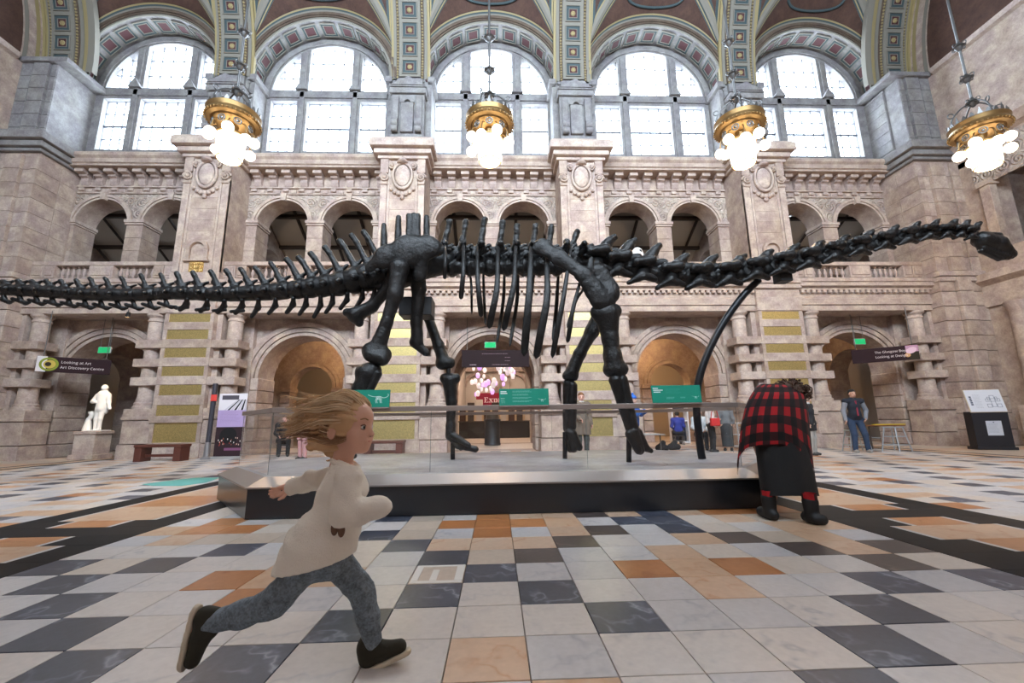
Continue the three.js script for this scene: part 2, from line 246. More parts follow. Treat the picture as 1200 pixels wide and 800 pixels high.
BC.forEach((c, k) => {
  const [l, r] = EDGE[k];
  { // ground storey: arch with rusticated jambs
    const s = shapeOf([[l - .3, 0], [r + .3, 0], [r + .3, 4.75], [l - .3, 4.75]]); s.holes.push(archHole(c, 1.5, .004, 2.62));
    const w = mesh('ground_arch', [extrude(s, ZI, -16.2)], ST[0], back);
    mesh('archivolt', [ring(c, 2.62, 1.5, 1.61, ZI, -15.12), ring(c, 2.62, 1.61, 1.63, ZI, -15.16), ring(c, 2.62, 1.63, 1.78, ZI, -15.07), ring(c, 2.62, 1.78, 1.8, ZI, -15.14), ring(c, 2.62, 1.8, 1.96, ZI, -15.04)], ST[1], w);
    for (const sd of [-1, 1]) for (let q = 0; q < 6; q++) { const y = q * .437, a = 1.46, b = q % 2 ? 2.16 : 2.08, x0 = c + (sd < 0 ? -b : a), x1 = c + (sd < 0 ? -a : b); mesh('jamb_block', [RB(x0, x1, y + .008, y + .429, q ? -15.08 : -15.02, -16.22, .03)], pick(), w); }
    placeColumn(back, 1, l); placeColumn(back, -1, r);
  }
  { // entablature with dentils
    const e = mesh('entablature', [moulding([[-15.2, 4.73], [-14.22, 4.73], [-14.22, 4.94], [-14.17, 4.94], [-14.17, 5.16], [-14.2, 5.18], [-14.2, 5.44], [-14.1, 5.46], [-14.1, 5.52], [-13.98, 5.58], [-13.98, 5.7], [-13.93, 5.73], [-13.93, 5.83], [-15.2, 5.85]], l, r)], ST[0], back);
    const d = []; for (let x = l + .08; x < r - .1; x += .2) d.push(B(x, x + .11, 5.36, 5.45, -14.19, -14.08));
    mesh('dentil_course', [d], ST[2], e).userData.kind = 'stuff';
    for (let q = 1; q < 4; q++) mesh('lintel_joint', [B(lerp(l, r, q / 4) - .005, lerp(l, r, q / 4) + .005, 4.96, 5.15, -14.172, -14.165)], ST[3], e);
  }
  { // balustrade
    const b = mesh('balustrade', [RB(l, r, 5.85, 5.99, -14.3, -14.62, .02), RB(l, r, 6.44, 6.59, -14.27, -14.65, .03)], ST[0], back);
    const spans = [[l + .8, c - .42], [c + .42, r - .8]];
    for (const [x0, x1] of [[l, l + .42], [l + .43, l + .78], [c - .4, c + .4], [r - .78, r - .43], [r - .42, r]]) mesh('pedestal_panel', [RB(x0 + .005, x1 - .005, 5.99, 6.44, -14.28, -14.63, .015), RB(x0 + .07, x1 - .07, 6.08, 6.36, -14.255, -14.3, .012)], pick(), b);
    for (const [x0, x1] of spans) for (let q = 0; q < 6; q++) { const o = mesh('baluster', balusterGeo, ST[2], b); o.position.set(lerp(x0, x1, (q + .5) / 6), 6.0, -14.46); }
  }
  { // first-floor pair of arches
    const s = shapeOf([[l - .3, 5.85], [r + .3, 5.85], [r + .3, 10.55], [l - .3, 10.55]]);
    for (const d of [-1.235, 1.235]) s.holes.push(archHole(c + d, .95, 5.86, 8.5));
    const w = mesh('gallery_arches', [extrude(s, ZW, -16.1)], ST[1], back);
    const f = shapeOf([[l, 8.62], [r, 8.62], [r, 9.62], [l, 9.62]]);   // carved spandrels, cut round the arches
    const g = new THREE.Shape(); g.moveTo(l, 8.62);
    for (const d of [-1.235, 1.235]) { g.lineTo(c + d - 1.13, 8.62); for (let q = 0; q <= 20; q++) { const a = Math.PI - q / 20 * Math.PI; g.lineTo(c + d + 1.14 * Math.cos(a), Math.max(8.62, 8.5 + 1.14 * Math.sin(a))); } }
    g.lineTo(r, 8.62); g.lineTo(r, 9.66); g.lineTo(l, 9.66); g.closePath();
    mesh('carved_spandrel', [extrude(g, ZW + .02, ZW - .01)], carved, w);
    for (const d of [-1.235, 1.235]) {
      mesh('archivolt', [ring(c + d, 8.5, .95, 1.02, ZW, ZW + .05), ring(c + d, 8.5, 1.03, 1.13, ZW, ZW + .09)], ST[2], w);
      mesh('keystone', [extrude(shapeOf([[c + d - .08, 9.4], [c + d + .08, 9.4], [c + d + .12, 9.7], [c + d - .12, 9.7]]), ZW, ZW + .14)], ST[2], w);
      // a scroll of leaves to each side of the keystone, in relief
      for (const sd of [-1, 1]) { const p = []; for (let q = 0; q <= 30; q++) { const a = q / 30 * 9, rr2 = .16 * (1 - q / 34); p.push(V(c + d + sd * (.98 + rr2 * Math.cos(a)), 9.38 + rr2 * Math.sin(a), ZW + .03)); } mesh('scroll', [tube(p, .022, 60, 6)], ST[1], w); }
    }
    for (const [x0, x1] of [[l, c - 2.185], [c - .285, c + .285], [c + 2.185, r]]) {
      if (x1 - x0 < .05) continue;
      mesh('impost', [RB(x0 - .05, x1 + .05, 8.42, 8.48, ZW + .06, -16.12, .01), RB(x0 - .08, x1 + .08, 8.49, 8.61, ZW + .1, -16.14, .02)], ST[2], w);
      for (let q = 0; q < 5; q++) { const y0 = 5.86 + q * .51; mesh('pier_block', [RB(x0 - .012, x1 + .012, y0 + .006, y0 + .504, ZW + .02, -16.115, .012)], pick(), w); }
    }
    const fr = [B(l, r, 9.68, 9.72, ZW, ZW + .06), B(l, r, 9.93, 9.98, ZW, ZW + .08)];
    for (let x = l + .06, q = 0; x < r - .2; x += .3, q++) fr.push(RB(x, x + .2, q % 2 ? 9.73 : 9.8, q % 2 ? 9.86 : 9.92, ZW, ZW + .07, .01));
    mesh('fret_course', [fr], ST[2], back);
    for (let q = 0; q < 9; q++) { const o = mesh('corbel', corbelGeo, ST[q % 2 ? 0 : 2], back); o.position.x = lerp(l + .32, r - .32, q / 8); }
    mesh('cornice', [moulding([[-16.2, 10.5], [-14.7, 10.5], [-14.7, 10.57], [-14.64, 10.6], [-14.64, 10.76], [-14.56, 10.84], [-14.56, 10.95], [-14.6, 11.0], [-16.2, 11.12]], l - .05, r + .05)], ST[1], back);
  }
});
// piers between the bays
const shieldGeo = (() => { const e = new THREE.SphereGeometry(1, 24, 16).scale(.27, .42, .1), t = new THREE.TorusGeometry(1, .13, 8, 32).scale(.34, .5, .5); return join(e, t); })();
const voluteGeo = (() => { const p = []; for (let q = 0; q <= 44; q++) { const a = q / 44 * 12, r = .17 * (1 - q / 52); p.push(V(r * Math.cos(a), r * Math.sin(a), q / 44 * .06)); } return join(tube(p, .035, 70, 7), new THREE.SphereGeometry(.05, 10, 8).translate(0, 0, .06)); })();
function pier(parent, c) {
  const p = mesh('pier', [B(c - PH, c + PH, 4.68, 10.5, ZP, -16.2), B(c - .74, c + .74, 0, 4.68, ZP - .05, -16.2)], ST[0], parent);
  for (const [y0, y1, q] of [[0, .46, .05], [.46, .49, .02], [1.1, 1.33, .04], [1.66, 1.98, 0], [2.31, 2.6, 0], [2.91, 3.21, 0], [3.52, 3.82, 0], [4.13, 4.4, 0]]) {
    mesh('stone_band', [RB(c - PH - q, c + PH + q, y0 + .004, y1, ZP + q, ZP - .7, .012), B(c - PH, c + PH, y0 + .004, y1, ZP - .6, -15.2)], pick(), p);
  }
  for (const [y0, y1] of [[.49, 1.1], [1.33, 1.66], [1.98, 2.31], [2.6, 2.91], [3.21, 3.52], [3.82, 4.13], [4.4, 4.68]]) {
    mesh('edge_stone', [B(c - PH, c - .67, y0, y1, ZP, -15.2), B(c + .67, c + PH, y0, y1, ZP, -15.2)], pick(), p);
    mesh('gold_panel', [B(c - .67, c + .67, y0, y1, ZP - .025, ZP - .1)], goldMosaic, p).userData.label = 'panel of gold mosaic between stone bands';
  }
  mesh('pier_entablature', [RB(c - PH - .02, c + PH + .02, 4.7, 5.2, ZP + .03, -15.2), RB(c - PH - .06, c + PH + .06, 5.5, 5.66, ZP + .1, -15.2, .03), RB(c - PH - .1, c + PH + .1, 5.67, 5.84, ZP + .15, -15.2, .03)], ST[2], p);
  mesh('pilaster_frame', [RB(c - PH - .03, c + PH + .03, 5.85, 6.12, ZP + .06, -15.2), RB(c - PH, c - .56, 6.12, 9.6, ZP + .05, ZP - .1), RB(c + .56, c + PH, 6.12, 9.6, ZP + .05, ZP - .1), RB(c - .53, c - .46, 6.12, 10.4, ZP + .025, ZP - .1, .01), RB(c + .46, c + .53, 6.12, 10.4, ZP + .025, ZP - .1, .01)], ST[2], p);
  for (let q = 0; q < 7; q++) mesh('shaft_stone', [RB(c - .44, c + .44, 7.2 + q * .42 + .005, 7.2 + q * .42 + .415, ZP + .012, ZP - .05, .006)], pick(), p);
  { const n = mesh('niche_arch', [ring(c, 6.95, .24, .36, ZP, ZP + .1), B(c - .36, c - .24, 6.55, 6.95, ZP, ZP + .08), B(c + .24, c + .36, 6.55, 6.95, ZP, ZP + .08), RB(c - .42, c + .42, 6.5, 6.56, ZP, ZP + .12, .01)], ST[1], p); const sc = []; for (const sx of [-1, 1]) for (let q = 0; q < 3; q++) sc.push((sx < 0 ? mirrorX(voluteGeo) : voluteGeo.clone()).scale(.55, .55, .5).translate(c + sx * .1, 6.18 + q * .13, ZP + .03)); mesh('gilded_panel', [B(c - .24, c + .24, 6.1, 6.5, ZP, ZP + .02), ...sc], gilt, n).userData.label = 'gilded scrollwork panel'; }
  { const sh = mesh('cartouche', [shieldGeo.clone().translate(c, 9.75, ZP + .08)], ST[2], p);
    mesh('shield_crown', [lathe([[.0, .3], [.05, .28], [.04, .22], [.16, .12], [.2, .04], [.14, 0], [0, 0]], 14).translate(c, 10.2, ZP + .12), new THREE.TorusGeometry(.16, .045, 6, 16).rotateX(1.3).translate(c, 10.22, ZP + .12)], ST[1], sh);
    const dr = []; for (let q = 0; q < 7; q++) { const a = q / 6 - .5; dr.push(new THREE.SphereGeometry(.09 - Math.abs(a) * .05, 8, 6).translate(c + a * .8, 9.02 + a * a * .8, ZP + .07)); } dr.push(new THREE.SphereGeometry(.08, 8, 6).translate(c, 8.9, ZP + .06));
    mesh('swag', [dr], ST[2], sh);
    for (const sx of [-1, 1]) { mesh('volute', [(sx < 0 ? mirrorX(voluteGeo) : voluteGeo.clone()).translate(c + sx * .66, 9.68, ZP + .07), (sx < 0 ? mirrorX(voluteGeo) : voluteGeo.clone()).scale(.8, .8, 1).translate(c + sx * .4, 10.12, ZP + .08), RB(c + sx * .66 - .15, c + sx * .66 + .15, 9.85, 10.4, ZP, ZP + .1, .03), RB(c + sx * .66 - .13, c + sx * .66 + .13, 9.4, 9.5, ZP, ZP + .1, .03)], ST[1], sh); }
  }
  mesh('pier_cornice', [RB(c - PH - .12, c + PH + .12, 10.4, 10.52, ZP + .14, -15.0, .03), RB(c - PH - .24, c + PH + .24, 10.53, 10.72, ZP + .28, -15.0, .04), RB(c - PH - .36, c + PH + .36, 10.73, 11.02, ZP + .44, -15.0, .03), RB(c - PH - .3, c + PH + .3, 11.02, 11.1, ZP + .38, -15.0, .02)], ST[2], p);
  // attic block under the vault rib
  const a = mesh('attic_block', [B(c - .62, c + .62, 11.1, 13.62, -14.42, -15.2), RB(c - .7, c + .7, 11.1, 11.5, -14.34, -15.2, .03), RB(c - .7, c + .7, 13.42, 13.66, -14.3, -15.2, .04), B(c - PH - .05, c + PH + .05, 11.1, 14.3, ZC - .02, -15.75), B(c - .5, c + .5, 13.6, 14.7, -14.62, -15.2)], stoneDimmed, p);
  mesh('attic_pediment', [extrude(shapeOf([[c - .72, 13.67], [c + .72, 13.67], [c, 14.14]]), -14.28, -14.9), extrude(shapeOf([[c - .66, 13.72], [c + .66, 13.72], [c, 14.05]]), -14.27, -14.24)], stoneDimmed, a);
  mesh('attic_panel', [RB(c - .24, c + .24, 11.75, 13.0, -14.3, -14.5, .03), ring(c, 13.0, .12, .26, -14.3, -14.42)], stoneDimmed, a);
  for (const sx of [-1, 1]) mesh('attic_console', [RB(c + sx * .44 - .12, c + sx * .44 + .12, 12.2, 13.3, -14.3, -14.5, .04), new THREE.CylinderGeometry(.16, .16, .24, 14).rotateZ(Math.PI / 2).translate(c + sx * .44, 12.1, -14.3), new THREE.CylinderGeometry(.12, .12, .24, 14).rotateZ(Math.PI / 2).translate(c + sx * .44, 11.85, -14.28)], stoneDimmed, a);
  mesh('rib_capital', [RB(c - .98, c - .7, 14.18, 14.42, -14.6, -15.75, .03), RB(c + .7, c + .98, 14.18, 14.42, -14.6, -15.75, .03)], stoneDimmed, a);
  return p;
}
PC.forEach((c) => pier(back, c));

// ------------------------------------------------------------------ clerestory: arches, coffered soffits and windows
const RS = 2.72, RGL = 2.36;
function cofferGeo(s) {                                      // a square coffer: stepped frame, painted field
  const f = (a, b, z0, z1) => [B(-a, a, b, a, z0, z1), B(-a, a, -a, -b, z0, z1), B(-a, -b, -b, b, z0, z1), B(b, a, -b, b, z0, z1)];
  const parts = [join(f(s, s * .9, 0, .05)), join(f(s * .9, s * .66, 0, .02)), join(f(s * .66, s * .58, 0, .035)), join([B(-s * .58, s * .58, -s * .58, s * .58, -.005, .015)])];
  return mergeGeometries(parts, true);
}
const soffitCoffer = cofferGeo(.31), soffitMats = [VC.cream, VC.teal, VC.cream, VC.crimson];
const ribCoffer = (() => mergeGeometries([...[[.30, .27], [.27, .17], [.17, .15]].map(([a, b], i) => join([B(-a, a, b, a, 0, [.05, .012, .03][i]), B(-a, a, -a, -b, 0, [.05, .012, .03][i]), B(-a, -b, -b, b, 0, [.05, .012, .03][i]), B(b, a, -b, b, 0, [.05, .012, .03][i])])), join([B(-.15, .15, -.15, .15, -.005, .01)]), join([lathe([[0, .05], [.05, .045], [.09, .02], [.1, .01]], 12).rotateX(Math.PI / 2), ...Array.from({ length: 6 }, (_, q) => new THREE.SphereGeometry(.028, 6, 5).translate(.07 * Math.cos(q), .07 * Math.sin(q), .025))])], true))();
const ribMats = [VC.cream, VC.teal, VC.cream, VC.crimson, VC.yellow];
function windowParts(W, c, zg) {
  const arc = (x) => SPR + Math.sqrt(Math.max(0, RGL * RGL - x * x)), y0 = 11.8, y1 = 14.1, y2 = 14.6;
  const cols = [[-2.34, -1.28, 3], [-.885, .885, 4], [1.28, 2.34, 3]];
  const outer = new THREE.Shape(); outer.moveTo(c - 2.9, 11.0); outer.lineTo(c + 2.9, 11.0); outer.lineTo(c + 2.9, SPR); outer.absarc(c, SPR, 2.9, 0, Math.PI, false); outer.closePath();
  const light = (x0, x1, lo, hi) => { const p = new THREE.Path(); p.moveTo(c + x0, lo); p.lineTo(c + x1, lo); if (hi) { p.lineTo(c + x1, hi); p.lineTo(c + x0, hi); } else for (let q = 0; q <= 12; q++) { const x = lerp(x1, x0, q / 12); p.lineTo(c + x, Math.max(lo + .01, arc(x))); } p.closePath(); return p; };
  for (const [a, b] of cols) outer.holes.push(light(a, b, y0, y1), light(a, b, y2, 0));
  const f = mesh('stone_frame', [extrude(outer, zg + .22, zg - .14, 32)], stoneDimmed, W);
  mesh('mullion_moulding', [...[-1.08, 1.08].map((x) => RB(c + x - .1, c + x + .1, 11.6, arc(1.08) - .1, zg + .3, zg + .2, .02)), RB(c - 2.4, c + 2.4, 14.22, 14.5, zg + .3, zg + .2, .02), ring(c, SPR, RGL + .06, RGL + .2, zg + .2, zg + .28), ...[-1, 1].map((s) => extrude(shapeOf([[c + s * 1.08 - .24, 14.52], [c + s * 1.08 + .24, 14.52], [c + s * 1.08, 14.95]]), zg + .2, zg + .42))], stoneDimmed, f);
  const bars = [];
  for (const [a, b, n] of cols) for (const up of [0, 1]) {
    const lo = up ? y2 : y0, hi = up ? 16.8 : y1, rws = up ? 3 : 4;
    for (let i = 0; i < n; i++) for (let j = 0; j < rws; j++) {
      const x0 = lerp(a, b, i / n), x1 = lerp(a, b, (i + 1) / n), b0 = lerp(lo, hi, j / rws), b1 = lerp(lo, hi, (j + 1) / rws), top = [];
      for (let q = 0; q <= 5; q++) { const x = lerp(x1, x0, q / 5); top.push([c + x, up ? Math.min(b1, arc(x)) : b1]); }
      if (Math.max(...top.map((p) => p[1])) < b0 + .06) continue;
      const s = shapeOf([[c + x0, b0], [c + x1, b0], ...top.map(([x, y]) => [x, Math.max(y, b0 + .002)])]);
      mesh('pane', boxUV(plain(new THREE.ShapeGeometry(s).translate(0, 0, zg))), glassPane, W);
    }
    for (let i = 0; i <= n; i++) { const x = lerp(a, b, i / n), t = up ? arc(x) : hi; if (t > lo + .05) bars.push(B(c + x - .009, c + x + .009, lo, t, zg - .02, zg + .03)); }
    for (let j = 0; j <= rws; j++) { const y = lerp(lo, hi, j / rws), m = up ? Math.sqrt(Math.max(0, RGL * RGL - (y - SPR) ** 2)) : 9, xa = Math.max(a, -m), xb = Math.min(b, m); if (xb > xa + .02) bars.push(B(c + xa, c + xb, y - (j === 2 && !up ? .03 : .009), y + (j === 2 && !up ? .03 : .009), zg - .02, zg + .035)); }
  }
  mesh('glazing_bars', [bars], leadBar, W);
}
BC.forEach((c, k) => {
  const x0 = k ? PC[k - 1] : EL - .5, x1 = k < 4 ? PC[k] : ER + .5;
  const s = shapeOf([[x0, 11], [x1, 11], [x1, 18.2], [x0, 18.2]]); s.holes.push(archHole(c, RS, 11.05, SPR));
  const w = mesh('clerestory_arch', [extrude(s, ZC, -15.75, 40)], stoneDimmed, back);
  mesh('archivolt', [ring(c, SPR, RS, RS + .07, ZC, ZC + .05, 0, Math.PI, 48), ring(c, SPR, RS + .07, RS + .3, ZC, ZC + .02, 0, Math.PI, 48)], VC.cream, w);
  mesh('painted_archivolt', [ring(c, SPR, RS + .09, RS + .16, ZC, ZC + .07, 0, Math.PI, 48), ring(c, SPR, RS + .17, RS + .26, ZC, ZC + .1, 0, Math.PI, 48), ring(c, SPR, RS + .27, RS + .33, ZC, ZC + .06, 0, Math.PI, 48)], VC.brown, w);
  for (const sd of [-1, 1]) { mesh('jamb_capital', [RB(c + sd * RS - .07, c + sd * RS + .07, SPR - .16, SPR, ZC + .06, -15.76, .02), RB(c + sd * RS - .04, c + sd * RS + .04, SPR - .3, SPR - .2, ZC + .03, -15.76, .015)], stoneDimmed, w); for (let q = 0; q < 7; q++) mesh('jamb_stone', [RB(c + sd * (RS + .01) - .03, c + sd * (RS + .01) + .03, 11.1 + q * .43 + .006, 11.1 + q * .43 + .424, ZC - .02, -15.74, .008)], stoneDimmed, w); }
  for (let q = 0; q < 11; q++) {
    const a = Math.PI * (q + .5) / 11, o = mesh('coffer', soffitCoffer, soffitMats, w), rad = RS - .012;
    o.position.set(c + rad * Math.cos(a), SPR + rad * Math.sin(a), (ZC - 15.62) / 2); o.rotation.order = 'ZYX'; o.rotation.set(-Math.PI / 2, 0, a - Math.PI / 2); o.rotation.set(Math.PI / 2, 0, a - Math.PI / 2);
  }
  const W = structure('window_' + (k + 1), 'tall round-headed clerestory window of six leaded lights');
  windowParts(W, c, ZG);
  skyLight('window_light', c, 14.3, ZG - .3, 5.0, 5.2, Math.PI, 9);
});

// ------------------------------------------------------------------ painted vault with lunettes over the windows and coffered ribs
const ceiling = structure('ceiling', 'painted barrel vault of red-brown panels with cream coffered ribs');
const vaultPt = (x, dz) => V(x, SPR + Math.sqrt(Math.max(0, VR * VR - (VR - dz) ** 2)), ZC + dz);   // on the barrel, dz in from the back wall
const RE = RS + .33, LD = 1.8, HWI = RE;
function vaultSide(flip) {                                   // flip mirrors the piece about the middle of the hall
  const P = (p) => (flip ? V(p.x, p.y, 2 * HC - p.z) : p), add = (name, g, m, par) => mesh(name, [g], m, par);
  BC.forEach((c, k) => {
    const A = (t) => { const a = Math.PI * (1 - t); return V(c + RE * Math.cos(a), SPR + RE * Math.sin(a), ZC); };
    const Gr = (t) => { const x = c + RE * Math.cos(Math.PI * (1 - t)); return vaultPt(x, LD * Math.max(0, 1 - Math.abs(x - c) / HWI)); };
    const cross = (t, d, fromG) => { const a = A(t), g = Gr(t), L = a.distanceTo(g), f = L < 1e-4 ? 0 : clamp(d / L, 0, .5); const q = fromG ? 1 - f : f, p = a.clone().lerp(g, q); p.y += .12 * L * q * (1 - q); return p; };
    const strip = (d0, g0, d1, g1, lift = 0) => sheet(56, 1, (u, v) => { const t = .004 + u * .992, p = v ? cross(t, d1, g1) : cross(t, d0, g0); p.y -= lift; p.z += lift * .5; return P(p); });
    const lun = add('lunette_panel', strip(.26, false, .42, true), VC.red, ceiling);
    add('stone_edge', strip(0, false, .1, false, .02), VC.cream, lun); add('teal_line', strip(.1, false, .16, false, .02), VC.teal, lun); add('yellow_line', strip(.16, false, .21, false, .03), VC.yellow, lun); add('red_line', strip(.21, false, .26, false), VC.red, lun);
    add('groin_band', strip(0, true, .2, true, .05), VC.cream, lun); add('teal_line', strip(.2, true, .28, true, .02), VC.teal, lun); add('yellow_line', strip(.28, true, .35, true, .03), VC.yellow, lun); add('teal_line', strip(.35, true, .42, true, .01), VC.teal, lun);
    { const pts = [], n = 40; for (let q = 0; q <= n; q++) { const a = q / n * 2 * Math.PI, dx = .62 * Math.sin(a), t = .5 + dx / (2 * RE) * 1.25, d = 1.05 - .62 * Math.cos(a), aa = A(t), g = Gr(t), p = aa.clone().lerp(g, clamp(d / aa.distanceTo(g))); p.y += -.03; pts.push(P(p)); } add('painted_roundel', tube(pts, .05, 60, 6), VC.teal, lun); }
    // triangles of the barrel beside the ribs
    for (const s of [-1, 1]) {
      const xr = s < 0 ? (k ? PC[k - 1] + .74 : XL + .1) : (k < 4 ? PC[k] - .74 : XR - .1), xg = (dz) => c + s * HWI * (1 - dz / LD), W = (dz) => Math.abs(xr - xg(dz)) * (s * (xr - xg(dz)) > 0 ? 1 : 0);
      const bx = (a, b, lift = 0) => sheet(2, 24, (u, v) => { const dz = v * v * LD, w = W(dz), p0 = xg(dz) + s * Math.min(a(w), w), p1 = xg(dz) + s * Math.min(Math.max(a(w), b(w)), w), q = vaultPt(lerp(p0, p1, u), dz); q.y -= lift; q.z += lift * .5; return P(q); });
      const e = (d) => () => d, f = (d) => (w) => Math.max(w - d, w / 2);
      const v = add('vault_panel', bx((w) => Math.min(.36, w / 2), f(.2)), VC.red, ceiling);
      add('groin_band', bx(e(0), (w) => Math.min(.16, w / 2), .04), VC.cream, v); add('yellow_line', bx((w) => Math.min(.16, w / 2), (w) => Math.min(.22, w / 2), .03), VC.yellow, v); add('teal_line', bx((w) => Math.min(.22, w / 2), (w) => Math.min(.36, w / 2), .01), VC.teal, v);
      add('teal_line', bx(f(.2), f(.1), .01), VC.teal, v); add('yellow_line', bx(f(.1), f(.04), .03), VC.yellow, v);
    }
  });
}
vaultSide(false); vaultSide(true);
mesh('vault_crown', [sheet(2, 40, (u, v) => { const a0 = Math.acos((VR - LD) / VR), a = lerp(a0, Math.PI - a0, v); return V(lerp(EL - .4, ER + .4, u), SPR + VR * Math.sin(a), HC - VR * Math.cos(a)); })], VC.red, ceiling);
mesh('light_seal_shell', [sheet(2, 40, (u, v) => { const a = lerp(.41, Math.PI - .41, v); return V(lerp(EL - .6, ER + .6, u), SPR + 9.6 * Math.sin(a), HC - 9.6 * Math.cos(a)); })], VC.brown, ceiling);  // unseen shell added outside the vault to stop sky showing through cracks
function rib(c, half) {
  const arcS = (x0, x1, r, th = .12) => { const g = [sheet(1, 60, (u, v) => V(lerp(x0, x1, u), SPR - .05 + r * Math.sin(v * Math.PI), HC - r * Math.cos(v * Math.PI)))]; for (const x of [x0, x1]) g.push(sheet(1, 60, (u, v) => V(x, SPR - .05 + (r + u * th) * Math.sin(v * Math.PI), HC - (r + u * th) * Math.cos(v * Math.PI)))); return g; };
  const r0 = mesh('rib', [arcS(c - .42, c + .42, VR - .2, .2)], VC.cream, ceiling);
  mesh('guilloche_strip', [arcS(c - .54, c - .42, VR - .14, .14), arcS(c + .42, c + .54, VR - .14, .14)], VC.brown, r0);
  mesh('cream_strip', [arcS(c - .66, c - .54, VR - .08), arcS(c + .54, c + .66, VR - .08), ...(half > .8 ? [arcS(c - half, c - .9, VR - .16, .2), arcS(c + .9, c + half, VR - .16, .2)] : [])], VC.cream, r0);
  mesh('red_strip', [arcS(c - .76, c - .66, VR - .04), arcS(c + .66, c + .76, VR - .04), ...(half > .8 ? [arcS(c - .9, c - .76, VR - .1, .1), arcS(c + .76, c + .9, VR - .1, .1)] : [])], VC.yellow, r0);
  const beads = []; for (let q = 0; q < 90; q++) for (const s of [-1, 1]) { const a = q / 90 * 1.3; beads.push(new THREE.SphereGeometry(.045, 6, 5).translate(c + s * .48, SPR - .05 + (VR - .15) * Math.sin(a), HC - (VR - .15) * Math.cos(a))); }
  mesh('bead_moulding', [beads], VC.yellow, r0).userData.kind = 'stuff';
  for (let q = 0; q < 11; q++) { const a = .05 + q * .092, o = mesh('coffer', ribCoffer, ribMats, r0), r = VR - .205; o.position.set(c, SPR - .05 + r * Math.sin(a), HC - r * Math.cos(a)); o.rotation.order = 'XYZ'; o.rotation.x = a; }
}
PC.forEach((c) => rib(c, .78)); rib(XL - .75, 1.15); rib(XR + .75, 1.15);

